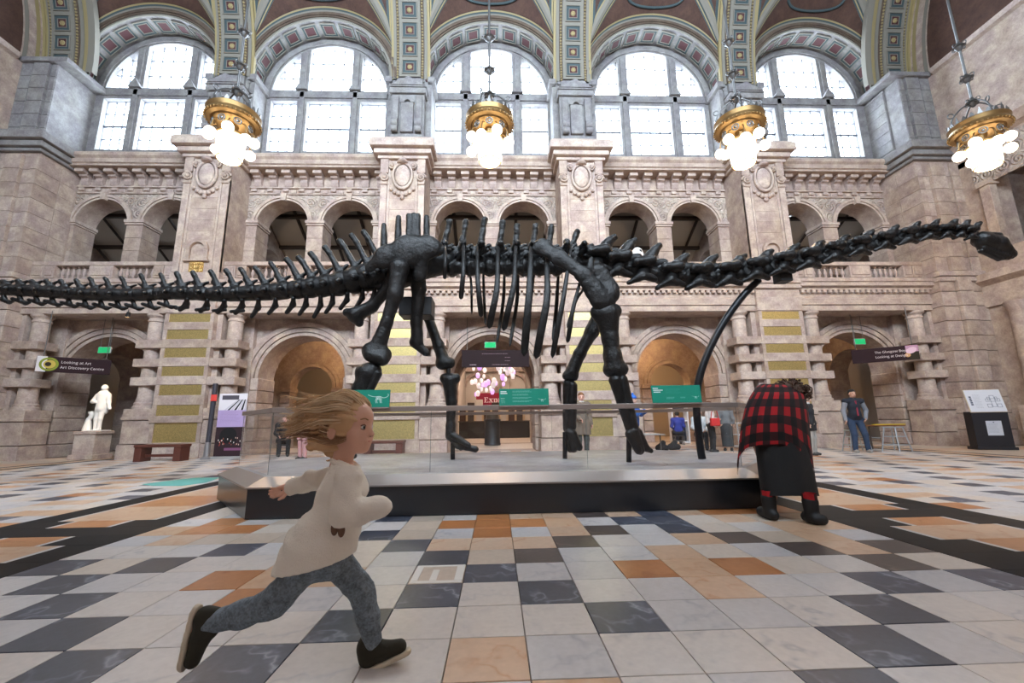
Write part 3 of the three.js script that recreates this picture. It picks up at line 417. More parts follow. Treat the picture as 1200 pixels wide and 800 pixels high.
// ------------------------------------------------------------------ end walls with their corner piers
function endWall(name, s) {                                  // s = 1: the right end
  const w = structure(name, s > 0 ? 'sandstone end wall beside the right-hand bay' : 'sandstone end wall beside the left-hand bay'), X = s > 0 ? ER : EL, xi = s > 0 ? XR : XL;
  const bx = (a, b, ...r) => B(Math.min(a * s, b * s), Math.max(a * s, b * s), ...r), rb = (a, b, ...r) => RB(Math.min(a * s, b * s), Math.max(a * s, b * s), ...r), xa = Math.abs(xi), xe = Math.abs(X), ZF = -13.86;
  const p = mesh('corner_pier', [bx(xa, xe + .5, 0, 11.0, ZF, -16.2), ], ST[1], w);
  mesh('attic_pier', [bx(xa + .36, xe + .5, 11.0, 14.3, ZF - .3, -16.2), bx(xa + .5, xe + .5, 14.3, 18.4, ZC - .02, -16.2)], stoneDimmed, w);
  for (let q = 0; q < 11; q++) { const y0 = q * .53, pr = q === 0 ? .1 : q === 1 ? .06 : 0; mesh('pier_block', [rb(xa - .03 - pr, xa + .52, y0 + .008, y0 + .522, ZF + .05 + pr, -15.2, .02)], pick(), p); mesh('pier_block', [rb(xa + .54, xa + 1.05, y0 + .008, y0 + .522, ZF + .16 + pr, -15, .02)], pick(), p); mesh('pier_block', [rb(xa + 1.07, xe + .1, y0 + .008, y0 + .522, ZF + .03 + pr, -15, .02)], pick(), p); }
  for (let q = 0; q < 8; q++) { const y0 = 6.05 + q * .53; for (const [a, b, d] of [[xa - .02, xa + .2, .06], [xa + .22, xa + .46, .02], [xa + .48, xa + 1.02, .12], [xa + 1.04, xa + 1.26, .04], [xa + 1.28, xe + .05, .08]]) mesh('pilaster_stone', [rb(a, b, y0 + .005, y0 + .525, ZF + d, -14.6, .012)], pick(), p); for (let z = 0; z < 2; z++) mesh('return_stone', [rb(xa - .012, xa + .1, y0 + .005, y0 + .525, -14.02 - z * .6, -14.6 - z * .6, .01)], pick(), p); }
  mesh('pier_moulding', [rb(xa - .1, xe + .1, 5.84, 6.03, ZF + .18, -15, .03), rb(xa - .06, xe + .1, 5.66, 5.83, ZF + .12, -15, .03)], ST[2], p);
  mesh('pier_cornice', [rb(xa - .12, xe + .1, 10.4, 10.52, ZF + .14, -15.6, .03), rb(xa - .24, xe + .1, 10.53, 10.74, ZF + .26, -15.6, .04), rb(xa - .36, xe + .1, 10.75, 11.05, ZF + .4, -15.6, .03)], stoneDimmed, p);
  for (let q = 0; q < 6; q++) for (const [a, b, d] of [[xa + .37, xa + .55, .03], [xa + .6, xa + 1.15, .1], [xa + 1.22, xe + .05, .05]]) mesh('attic_stone', [rb(a, b, 11.06 + q * .53 + .005, 11.06 + q * .53 + .525, ZF + d - .29, -15, .02)], stoneDimmed, p);
  mesh('attic_cap', [rb(xa - .1, xe + .1, 14.24, 14.42, ZF - .1, -15.7, .03)], stoneDimmed, p);
  // the wall that runs towards the door side: opening below, gallery arch above
  const H = (z) => z, t0 = Math.min(X, X + s * .8), t1 = Math.max(X, X + s * .8);
  const run = (z0, z1, y0, y1) => B(t0, t1, y0, y1, z0, z1);
  const side = mesh('end_storeys', [run(-13.86, -13.2, 0, 4.7), run(-9.2, 2.6, 0, 4.7), run(-13.86, 2.6, 4.7, 6.6), run(-13.86, -13.0, 6.6, 9.9), run(-11.2, -10.4, 6.6, 9.9), run(-8.8, 2.6, 6.6, 9.9), run(-16.2, 2.6, 9.9, 23.5)], ST[1], w);
  const al = (sec, z0, z1) => { const g = new THREE.ExtrudeGeometry(shapeOf(sec.map(([d, y]) => [d, y])), { depth: z1 - z0, bevelEnabled: false }).translate(0, 0, z0); if (s > 0) g.scale(-1, 1, 1); const gg = plain(g); if (s > 0) { const q = gg.attributes.position; for (let i = 0; i < q.count; i += 3) { const a = [q.getX(i), q.getY(i), q.getZ(i)]; q.setXYZ(i, q.getX(i + 1), q.getY(i + 1), q.getZ(i + 1)); q.setXYZ(i + 1, ...a); } gg.computeVertexNormals(); } return gg.translate(X, 0, 0); };
  mesh('entablature', [al([[0, 4.7], [.1, 4.7], [.1, 5.2], [.08, 5.2], [.08, 5.45], [.3, 5.6], [.3, 5.85], [0, 5.85]], -13.86, 2.6), al([[0, 10.4], [.2, 10.5], [.4, 10.75], [.4, 11.05], [0, 11.1]], -13.86, 2.6), al([[0, 14.2], [.15, 14.25], [.15, 14.45], [0, 14.5]], -13.86, 2.6)], ST[2], side);
  mesh('carved_panel', [B(X - (s > 0 ? .03 : 0), X + (s > 0 ? 0 : .03), 9.0, 10.3, -13.4, -9)], carved, side);
  for (const z of [-13.05, -11.2]) { mesh('pilaster', [RB(X - .14, X + .14, 6.62, 8.9, z - .16, z + .16, .02), RB(X - .2, X + .2, 8.9, 9.1, z - .22, z + .22, .02)], ST[2], side); mesh('end_column', [lathe([[.3, 1.3], [.3, 1.5], [.25, 1.6], [.24, 1.8], [.22, 4.4], [.3, 4.6], [.3, 4.7]], 20).translate(X - s * .1, 0, z + .1), RB(X - .4, X + .4, 0, 1.3, z - .3, z + .5, .03)], ST[0], side); }
  for (const [r, m] of [[VR - .35, VC.yellow], [VR - .75, VC.cream]]) mesh('painted_line', [sheet(1, 50, (u, v) => V(X - s * .03, SPR + (r + u * .14) * Math.sin(v * Math.PI), HC - (r + u * .14) * Math.cos(v * Math.PI)))], m, side);
  mesh('tympanum', [sheet(1, 50, (u, v) => V(X - s * .02, SPR + u * (VR - .8) * Math.sin(v * Math.PI), HC - (VR - .8) * Math.cos(v * Math.PI)))], VC.red, side);
  mesh('passage_lining', [B(X + s * 4 - .1, X + s * 4 + .1, 0, 11, -14, 3), B(Math.min(X, X + s * 4), Math.max(X, X + s * 4), 10, 10.2, -14, 3), B(Math.min(X, X + s * 4), Math.max(X, X + s * 4), 5.3, 5.5, -14, 3), B(Math.min(X, X + s * 4), Math.max(X, X + s * 4), 0, 11, -14.1, -14)], ST[3], w);
  return w;
}
endWall('wall_left', -1); endWall('wall_right', 1);

// ------------------------------------------------------------------ the wall behind the photographer; end bays left windowless to darken the hall ends
const front = structure('wall_front', 'unseen opposite sandstone wall with clerestory windows in the middle three bays only');
BC.forEach((c, k) => {
  const x0 = k ? PC[k - 1] : EL - .5, x1 = k < 4 ? PC[k] : ER + .5, zf = 2 * HC - ZC;
  const s = shapeOf([[x0, 0], [x1, 0], [x1, 18.2], [x0, 18.2]]); const open = k > 0 && k < 4; if (open) s.holes.push(archHole(c, 2.5, 11.2, SPR));
  const w = mesh('clerestory_arch', [extrude(s, zf, zf + 1)], ST[0], front);
  mesh('front_cornice', [RB(x0, x1, 10.5, 11.0, zf - .25, zf, .04), RB(x0, x1, 4.8, 5.8, zf - .2, zf, .04)], ST[2], w);
  if (k < 4) mesh('front_pier', [RB(PC[k] - PH, PC[k] + PH, 0, 11, zf - .5, zf, .03)], ST[1], w);
  if (!open) return;
  const W = structure('window_' + (k + 5), 'clerestory window in the opposite wall');
  const ws = shapeOf([[c - 2.6, 11.1], [c + 2.6, 11.1], [c + 2.6, 17], [c - 2.6, 17]]);
  for (const [a, b] of [[-2.4, -1.2], [-.9, .9], [1.2, 2.4]]) for (const [y0, y1] of [[11.4, 14.1], [14.6, a < 0 && b < 0 || a > 0 ? 15.9 : 16.8]]) { const p = new THREE.Path(); p.moveTo(c + a, y0); p.lineTo(c + b, y0); p.lineTo(c + b, y1); p.lineTo(c + a, y1); p.closePath(); ws.holes.push(p); const o = mesh('pane', [B(c + a, c + b, y0, y1, zf + .698, zf + .7)].map((g) => boxUV(plain(new THREE.PlaneGeometry(b - a, y1 - y0).translate(c + (a + b) / 2, (y0 + y1) / 2, zf + .7))))[0], glassPane, W); }
  mesh('stone_frame', [extrude(ws, zf + .6, zf + .85)], stoneDimmed, W);
  skyLight('window_light', c, 14.3, zf + 1.2, 5, 5.6, 0, 30);  // sky light raised to make up for the windowless end bays
});

// ------------------------------------------------------------------ galleries and rooms behind the arcades
const wallAisle = structure('wall_aisle', 'inner sandstone arcade of the aisle behind the ground arches');
const plaster = std({ color: lin(.56, .51, .45), roughness: .9 }), darkWood = std({ color: lin(.05, .035, .028), roughness: .6 });
const ZA = -20.2;
mesh('aisle_ceiling', [B(-18, -2.6, 4.95, 5.84, -15.2, -26), B(2.4, 18, 4.95, 5.84, -15.2, -26), B(-2.6, 2.4, 4.95, 5.84, -15.2, -21)], plaster, wallAisle);
for (const [k, c] of BC.entries()) {                         // wall at the back of the aisle, an arch in each bay
  const x0 = k ? PC[k - 1] : EL, x1 = k < 4 ? PC[k] : ER, s = shapeOf([[x0, 0], [x1, 0], [x1, 4.96], [x0, 4.96]]);
  const twin = k === 1 || k === 3, rad = k === 2 ? 1.75 : twin ? .92 : 1.1, sp = k === 2 ? 2.5 : 2.6, cs = twin ? [c - 1.35, c + 1.35] : [c], za = twin ? ZA + 1 : ZA; for (const x of cs) s.holes.push(archHole(x, rad, .004, sp));
  const w = mesh('inner_arch', [extrude(s, za, za - .6)], stone, wallAisle);
  for (const x of cs) { mesh('archivolt', [ring(x, sp, rad, rad + .14, za, za + .1), ring(x, sp, rad + .16, rad + .3, za, za + .06)], stone, w); for (const sd of [-1, 1]) { mesh('impost', [RB(x + sd * (rad + .18) - .22, x + sd * (rad + .18) + .22, sp - .2, sp, za - .62, za + .12, .02)], stone, w); for (let q = 0; q < 5; q++) mesh('arch_block', [RB(x + sd * (rad + .2) - .22, x + sd * (rad + .2) + .22, q * .48 + .01, q * .48 + .465, za - .61, za + .07, .03)], ST[q % 3], w); } }
}
for (const x of [...PC, XL - .4, XR + .4]) {                 // cross arches of the aisle
  const s = shapeOf([[15.9, 0], [20.3, 0], [20.3, 4.96], [15.9, 4.96]]); s.holes.push(archHole(18.15, 1.25, .004, 2.7));
  const g = new THREE.ExtrudeGeometry(s, { depth: .9, bevelEnabled: false, curveSegments: 24 }).applyMatrix4(new THREE.Matrix4().makeBasis(V(0, 0, -1), V(0, 1, 0), V(1, 0, 0))).translate(x - .45, 0, 0);
  const w = mesh('cross_arch', [g], stone, wallAisle);
  for (const z of [-16.75, -19.55]) for (let q = 0; q < 5; q++) mesh('arch_block', [RB(x - .5, x + .5, q * .54 + .008, q * .54 + .532, z - .17, z + .17, .02)], [stone, ST[3]][q % 2], w);
}
mesh('far_room_wall', [B(-18.5, -2.6, 0, 5, -26, -26.3), B(2.4, 18.5, 0, 5, -26, -26.3), B(-18.5, -18.2, 0, 5, -15, -26), B(18.2, 18.5, 0, 5, -15, -26), B(-3.2, -2.9, 0, 9, -20.8, -40), B(2.7, 3.0, 0, 9, -20.8, -40), B(-9, 9, 0, 9, -40, -40.3), B(-9, 9, 8.6, 8.9, -20.8, -40)], plaster, wallAisle);
// first-floor gallery with its sloping roof
const wallGallery = structure('wall_gallery', 'dim gallery behind the first-floor arches under a sloping roof');
mesh('gallery_back', [B(-18.5, 18.5, 5.84, 8.4, -20, -20.3), B(-18.5, -18.2, 5.8, 11, -15.9, -20.3), B(18.2, 18.5, 5.8, 11, -15.9, -20.3)], ST[1], wallGallery);
const slope = (x0, x1, v0, v1, th = .12) => sheet(1, 1, (u, v) => V(lerp(x0, x1, u), lerp(10.6, 8.3, lerp(v0, v1, v)), lerp(-16.0, -20.2, lerp(v0, v1, v))));
mesh('gallery_roof', [slope(-18.5, -13.4, 0, 1), slope(-13.4, -12.4, 0, .3), slope(-13.4, -12.4, .62, 1), slope(-12.4, 12.3, 0, 1), slope(12.3, 13.3, 0, .3), slope(12.3, 13.3, .62, 1), slope(13.3, 18.5, 0, 1)], plaster, wallGallery);
for (let x = -18; x < 18.2; x += 1.35) mesh('rafter', [bar(V(x, 10.45, -16.05), V(x, 8.15, -20.1), .07, .07, 4)], darkWood, wallGallery);
for (const y of [[9.9, -17.2], [9.1, -18.6]]) mesh('purlin', [B(-18, 18, y[0] - .22, y[0] - .08, y[1] - .08, y[1] + .08)], darkWood, wallGallery);
for (const x of [...PC]) { const s = shapeOf([[15.9, 5.84], [20.1, 5.84], [20.1, 8.3], [16.0, 10.6], [15.9, 10.6]]); s.holes.push(archHole(18.05, .95, 5.9, 7.6)); mesh('gallery_cross_wall', [new THREE.ExtrudeGeometry(s, { depth: .7, bevelEnabled: false, curveSegments: 20 }).applyMatrix4(new THREE.Matrix4().makeBasis(V(0, 0, -1), V(0, 1, 0), V(1, 0, 0))).translate(x - .35, 0, 0)], stone, wallGallery); }

// ------------------------------------------------------------------ display plinth with its glass barrier
const plan = [[-2.72, -4.9], [3.02, -4.9], [4.2, -6.3], [4.2, -7.3], [3.02, -8.7], [-2.72, -8.7], [-3.9, -7.3], [-3.9, -6.3]];
function inset(d) {
  const n = plan.length, L = plan.map(([x, z], i) => { const [a, b] = plan[(i + 1) % n], dx = a - x, dz = b - z, l = Math.hypot(dx, dz); return { x: x + dz / l * d, z: z - dx / l * d, dx, dz }; });
  return L.map((q, i) => { const p = L[(i + n - 1) % n], det = p.dx * q.dz - p.dz * q.dx, t = ((q.x - p.x) * q.dz - (q.z - p.z) * q.dx) / det; return [p.x + p.dx * t, p.z + p.dz * t]; });
}
const faces = (A, ya, Bq, yb, only) => A.map((_, i) => (only && !only.includes(i) ? null : sheet(1, 1, (u, v) => { const j = (i + 1) % A.length, a = A[i], b = A[j], c = Bq[i], d = Bq[j]; return V(lerp(lerp(a[0], b[0], u), lerp(c[0], d[0], u), v), lerp(ya, yb, v), lerp(lerp(a[1], b[1], u), lerp(c[1], d[1], u), v)); }))).filter(Boolean);
const flat = (poly, y, th) => extrude(shapeOf(poly.map(([x, z]) => [x, -z])), 0, th).rotateX(-Math.PI / 2).translate(0, y - th, 0);
const plinth = thing('display_plinth', 'low black display plinth with steel rim under the dinosaur skeleton', 'plinth');
const skirtMat = phys({ color: lin(.01, .012, .016), roughness: .32, clearcoat: .4, clearcoatRoughness: .2 }), brushed = std({ color: lin(.33, .30, .285), metalness: .85, roughness: .42 });
for (let i = 0; i < 8; i++) mesh('skirt_panel', faces(inset(.02), 0.006, inset(.02), .325, [i]).concat(faces(inset(.05), 0.006, inset(.05), .325, [i])), skirtMat, plinth);
mesh('steel_rim', [...faces(plan, .318, plan, .335), ...faces(plan, .335, inset(.2), .4248), ...faces(plan, .318, inset(.1), .318)], brushed, plinth).userData.label = 'brushed steel rim sloping up to the deck';
mesh('deck', [flat(inset(.2), .425, .06)], std({ color: lin(.36, .37, .39), roughness: .42, map: stoneMap }), plinth);
{ const p = [[-2.4, -5.32], [1.55, -5.32], [1.95, -5.38], [2.2, -5.6], [2.25, -5.9]].map(([x, z]) => V(x, .427, z)); mesh('inlay_strip', [new THREE.TubeGeometry(new THREE.CatmullRomCurve3(p, false, 'centripetal'), 60, .014, 5).scale(1, .1, 1).translate(0, .3812, 0)], black, plinth); }
const barrier = thing('glass_barrier', 'frameless glass barrier with brown steel handrail round the plinth', 'barrier', [0, 0, 0]);
const rail = inset(.23), railMat = std({ color: lin(.36, .30, .27), metalness: .6, roughness: .42 });
const bz = [[0, 3], [1, 1], [2, 1], [3, 1], [4, 3], [5, 1], [6, 1], [7, 1]];
const paneGlass = phys({ color: 0xffffff, transmission: 1, thickness: 0, roughness: .01, ior: 1.45 });
for (const [i, n] of bz) for (let q = 0; q < n; q++) {
  const a = rail[i], b = rail[(i + 1) % 8], t0 = q / n, t1 = (q + 1) / n, P = (t) => [lerp(a[0], b[0], t), lerp(a[1], b[1], t)], g = .006 / Math.hypot(b[0] - a[0], b[1] - a[1]);
  const [x0, z0] = P(t0 + g), [x1, z1] = P(t1 - g);
  mesh('glass_panel', boxUV(plain(sheet(1, 1, (u, v) => V(lerp(x0, x1, u), lerp(.44, 1.15, v), lerp(z0, z1, u))))), paneGlass, barrier);
  mesh('panel_edge', [bar(V(x1, .44, z1), V(x1, 1.14, z1), .0028, .0028, 6)], std({ color: lin(.12, .15, .15), roughness: .2 }), barrier);
}
for (let i = 0; i < 8; i++) {
  const a = rail[i], b = rail[(i + 1) % 8], L = Math.hypot(b[0] - a[0], b[1] - a[1]), g = RB(-L / 2 - .01, L / 2 + .01, 1.135, 1.195, -.025, .025, .006);
  g.rotateY(-Math.atan2(b[1] - a[1], b[0] - a[0])).translate((a[0] + b[0]) / 2, 0, (a[1] + b[1]) / 2); mesh('handrail', [g], railMat, barrier);
}

// green interpretation panels along the front rail
function canvasTex(w, h, draw) { const c = document.createElement('canvas'); c.width = w; c.height = h; const g = c.getContext('2d'); draw(g, w, h); const t = new THREE.CanvasTexture(c); t.colorSpace = THREE.SRGBColorSpace; return t; }
function dinoMark(g, x, y, s) {                              // the little skeleton printed on the panels
  g.save(); g.translate(x, y); g.scale(s, s); g.strokeStyle = '#d7efe8'; g.lineWidth = 3; g.lineCap = 'round'; g.beginPath(); g.moveTo(-60, -22); g.quadraticCurveTo(-30, -8, -8, -10); g.quadraticCurveTo(12, -16, 24, -6); g.quadraticCurveTo(44, 2, 60, -14); g.quadraticCurveTo(66, -22, 58, -26); g.stroke();
  for (let k = -8; k <= 20; k += 5) { g.beginPath(); g.moveTo(k, -11); g.quadraticCurveTo(k - 3, 2, k - 1, 8); g.stroke(); } for (const k of [-10, -2, 16, 24]) { g.beginPath(); g.moveTo(k, 0); g.lineTo(k - 4, 14); g.lineTo(k, 28); g.stroke(); } g.restore();
}
function lines(g, x, y, w, n, h, step, c = 'rgba(205,235,226,.75)') { g.fillStyle = c; for (let k = 0; k < n; k++) { let q = x; const end = x + w * (.72 + .28 * rnd()); while (q < end) { const l = 6 + rnd() * 18; g.fillRect(q, y + k * step, Math.min(l, end - q), h); q += l + 5; } } }
function signBoard(label, px0, py0, px1, py1, draw) {
  const z = -5.08, a = at(px0, py1, z), b = at(px1, py0, z), w = b.x - a.x, h = b.y - a.y, o = thing('information_panel', label, 'sign', [(a.x + b.x) / 2, a.y, z]);
  o.rotation.x = -.12;
  mesh('board', [RB(-w / 2, w / 2, 0, h, -.012, 0, .004)], std({ color: lin(.0, .22, .16), roughness: .5 }), o);
  const g = new THREE.PlaneGeometry(w - .004, h - .004).translate(0, h / 2, .0015); mesh('print', g, std({ map: canvasTex(768, Math.round(768 * h / w), draw), roughness: .5 }), o);
  mesh('bracket', [RB(-w / 2, w / 2, -.018, 0, -.014, 0, .004)], railMat, o);
}
const green = '#008f76';
signBoard('green panel printed with a large white dinosaur skeleton, behind the girl', 398, 456, 457, 477.5, (g, w, h) => { g.fillStyle = green; g.fillRect(0, 0, w, h); dinoMark(g, w * .76, h * .5, 2.6); lines(g, 40, 40, 260, 5, 6, 18); });
signBoard('green panel with two-line white heading and four blocks of text', 585, 454.5, 643, 475, (g, w, h) => { g.fillStyle = green; g.fillRect(0, 0, w, h); g.fillStyle = '#f2fbf8'; g.fillRect(20, h * .14, 92, 16); g.fillRect(20, h * .25, 104, 16); lines(g, 22, h * .57, 80, 1, 9, 12, '#bfe4da'); lines(g, 22, h * .66, 70, 4, 4, 16); for (let k = 0; k < 4; k++) lines(g, 205, h * (.13 + k * .2), 330, 2, 5, 15); dinoMark(g, w * .86, h * .7, .95); });
signBoard('green panel with three-line white heading beside the bent steel post', 765, 450.5, 821, 472, (g, w, h) => { g.fillStyle = green; g.fillRect(0, 0, w, h); g.fillStyle = '#f2fbf8'; g.fillRect(20, h * .14, 84, 14); g.fillRect(26, h * .25, 150, 14); g.fillRect(28, h * .36, 110, 14); lines(g, 220, h * .2, 240, 5, 3, 17, 'rgba(120,190,176,.6)'); lines(g, 220, h * .68, 150, 3, 6, 12, 'rgba(170,215,206,.7)'); lines(g, 440, h * .68, 90, 2, 6, 12, 'rgba(170,215,206,.7)'); dinoMark(g, w * .88, h * .7, .9); });

// ------------------------------------------------------------------ dinosaur skeleton
const DZ = -6.4, PX = 0.0131;                                 // plane of the backbone; metres to a photograph pixel there
const dino = thing('dinosaur_skeleton', 'huge black long-necked dinosaur skeleton mounted across the plinth', 'skeleton', [0, 0, 0]);
const boneMap = tex(512, (u, v) => { const n = fbm(u, v, 12, 3), m = fbm(u, v, 70, 6), s = .7 + .35 * n + .15 * m; return [s, s * .97, s * .95]; }, { repeat: 1.2 });
const boneBump = tex(512, (u, v) => { const n = .5 + .35 * fbm(u, v, 22, 1) + .2 * fbm(u, v, 90, 4); return [n, n, n]; }, { srgb: false, repeat: 1.6 });
const bone = std({ color: lin(.010, .0105, .012), map: boneMap, bumpMap: boneBump, bumpScale: .006, roughness: .42 });
const boneGrey = std({ color: lin(.016, .0165, .018), map: boneMap, bumpMap: boneBump, bumpScale: .005, roughness: .45 });
const D = (px, py, dz = 0) => at(px, py, DZ + dz);
// a bone is a list of limbs [a, b, ra, rb, flat]: flat > 1 thins it across the animal; radii in photo pixels
function boneMesh(name, limbs, { k = .03, cell = .014, mat = bone, rough = .0045, parent = dino } = {}) {
  const lo = [1e9, 1e9, 1e9], hi = [-1e9, -1e9, -1e9], L = limbs.map(([a, b, ra, rb = ra, fl = 1]) => { ra *= PX; rb *= PX; const r = Math.max(ra, rb) + .03; for (const p of [a, b]) ['x', 'y', 'z'].forEach((c, i) => { lo[i] = Math.min(lo[i], p[c] - r); hi[i] = Math.max(hi[i], p[c] + r); }); return { a, b, ra, rb, fl }; });
  const f = (x, y, z) => { let d = 1e9; for (const l of L) { let q; if (l.fl === 1) q = capsule(x, y, z, l.a, l.b, l.ra, l.rb); else { const mz = (l.a.z + l.b.z) / 2, a = { x: l.a.x, y: l.a.y, z: (l.a.z - mz) * l.fl }, b = { x: l.b.x, y: l.b.y, z: (l.b.z - mz) * l.fl }; q = capsule(x, y, (z - mz) * l.fl, a, b, l.ra, l.rb) / Math.sqrt(l.fl); } d = d > 1e8 ? q : smin(d, q, k); } if (Math.abs(d) > .05) return d; return d + rough * perlin.noise(x * 9, y * 9, z * 9) + rough * .5 * perlin.noise(x * 23, y * 23, z * 23); };
  return mesh(name, boxUV(plain(skin(f, lo, hi, cell)).clone()), mat, parent);
}
const interp = (tab, x) => { if (x <= tab[0][0]) return tab[0][1]; for (let i = 1; i < tab.length; i++) if (x <= tab[i][0]) return lerp(tab[i - 1][1], tab[i][1], (x - tab[i - 1][0]) / (tab[i][0] - tab[i - 1][0])); return tab[tab.length - 1][1]; };
{ // tail
  const cent = [[-300, 330], [-150, 335], [0, 339], [50, 341], [100, 345], [160, 346], [206, 343], [260, 345], [320, 342], [360, 338], [400, 333], [440, 323], [470, 315]], rc = [[-300, 3], [-150, 5], [0, 7], [50, 8], [200, 8.5], [300, 10.5], [360, 13], [400, 15.5], [440, 18]], off = [[-200, 2], [0, 4], [100, 8], [200, 7], [300, 13], [400, 20], [440, 20]];
  const tips = [[-140, 328], [-124, 327], [-108, 328], [-92, 328], [-76, 329], [-60, 328], [-44, 329], [-28, 330], [-12, 330], [4, 329], [20, 327], [36, 328], [53, 327], [70, 327], [88, 326], [104, 324], [122, 324], [141, 323], [164, 320], [187, 319], [206, 318], [225, 317], [246, 316], [264, 315], [281, 313], [298, 312], [316, 306], [335, 302], [349, 300], [363, 295], [380, 288], [397, 280], [411, 274], [425, 270]];
  const chev = [[212, 363], [236, 365], [256, 366], [277, 367], [296, 371], [316, 367], [337, 366], [352, 368], [369, 371], [383, 366], [400, 361], [418, 360], [432, 358]];
  tips.forEach(([tx, ty], i) => {
    const cx = tx + interp(off, tx), cy = interp(cent, cx), r = interp(rc, cx), nx = i + 1 < tips.length ? tips[i + 1][0] : tx + 14, hl = (nx - tx) * .44, h = hl / (nx - tx), side = r * 2.1 * PX, big = tx > 330 ? 1 : tx > 190 ? .8 : .62;
    const L = [[D(cx - hl + r * .35, interp(cent, cx - hl)), D(cx + hl - r * .35, interp(cent, cx + hl)), r * .86, r * .92], [D(cx - hl, cy), D(cx - hl + 1, cy), r * .8, r * .8], [D(cx + 1, cy - r * .8), D(tx + (cx - tx) * .35, lerp(ty, cy - r, .3)), 4.2 * big, 3.2 * big], [D(tx + (cx - tx) * .35, lerp(ty, cy - r, .3)), D(tx + 1, ty + 2), 3.2 * big, 3.6 * big], [D(cx - 2, cy - r * .9), D(cx + hl * 1.1, cy - r * 1.45), 3.4 * big, 2.2 * big], [D(cx - 2, cy - r * 1.1), D(cx - hl * .9, cy - r * 1.5), 3 * big, 2 * big]];
    for (const s of [-1, 1]) L.push([D(cx, cy - r * .3), D(cx - 3, cy - r * .25, s * side), 4 * big, 2.8 * big]);
    boneMesh('tail_vertebra', L, { cell: tx < 190 ? .0125 : .0145 });
  });
  chev.forEach(([hx, hy], i) => { const c = hx + 7, y0 = interp(cent, c) + interp(rc, c) * .8; boneMesh('chevron', [[D(c, y0, .05), D(c - .5, lerp(y0, hy, .45)), 2.4, 3], [D(c, y0, -.05), D(c - .5, lerp(y0, hy, .45)), 2.4, 3], [D(c - .5, lerp(y0, hy, .45)), D(hx - 1, hy), 3, 2.3], ...(i < 4 ? [[D(hx - 6, hy - 2), D(hx + 8, hy - 3), 2, 2]] : [])], { cell: .011, k: .02 }); });
  for (let x = -130; x < 200; x += 19) { const y0 = interp(cent, x) + interp(rc, x) * .7; boneMesh('chevron', [[D(x, y0), D(x + 3, y0 + 6), 2.2, 2.2], [D(x - 7, y0 + 5), D(x + 8, y0 + 10), 2, 2.4], [D(x + 8, y0 + 10), D(x + 13, y0 + 9), 2.2, 1.4]], { cell: .011, k: .02 }); }
}
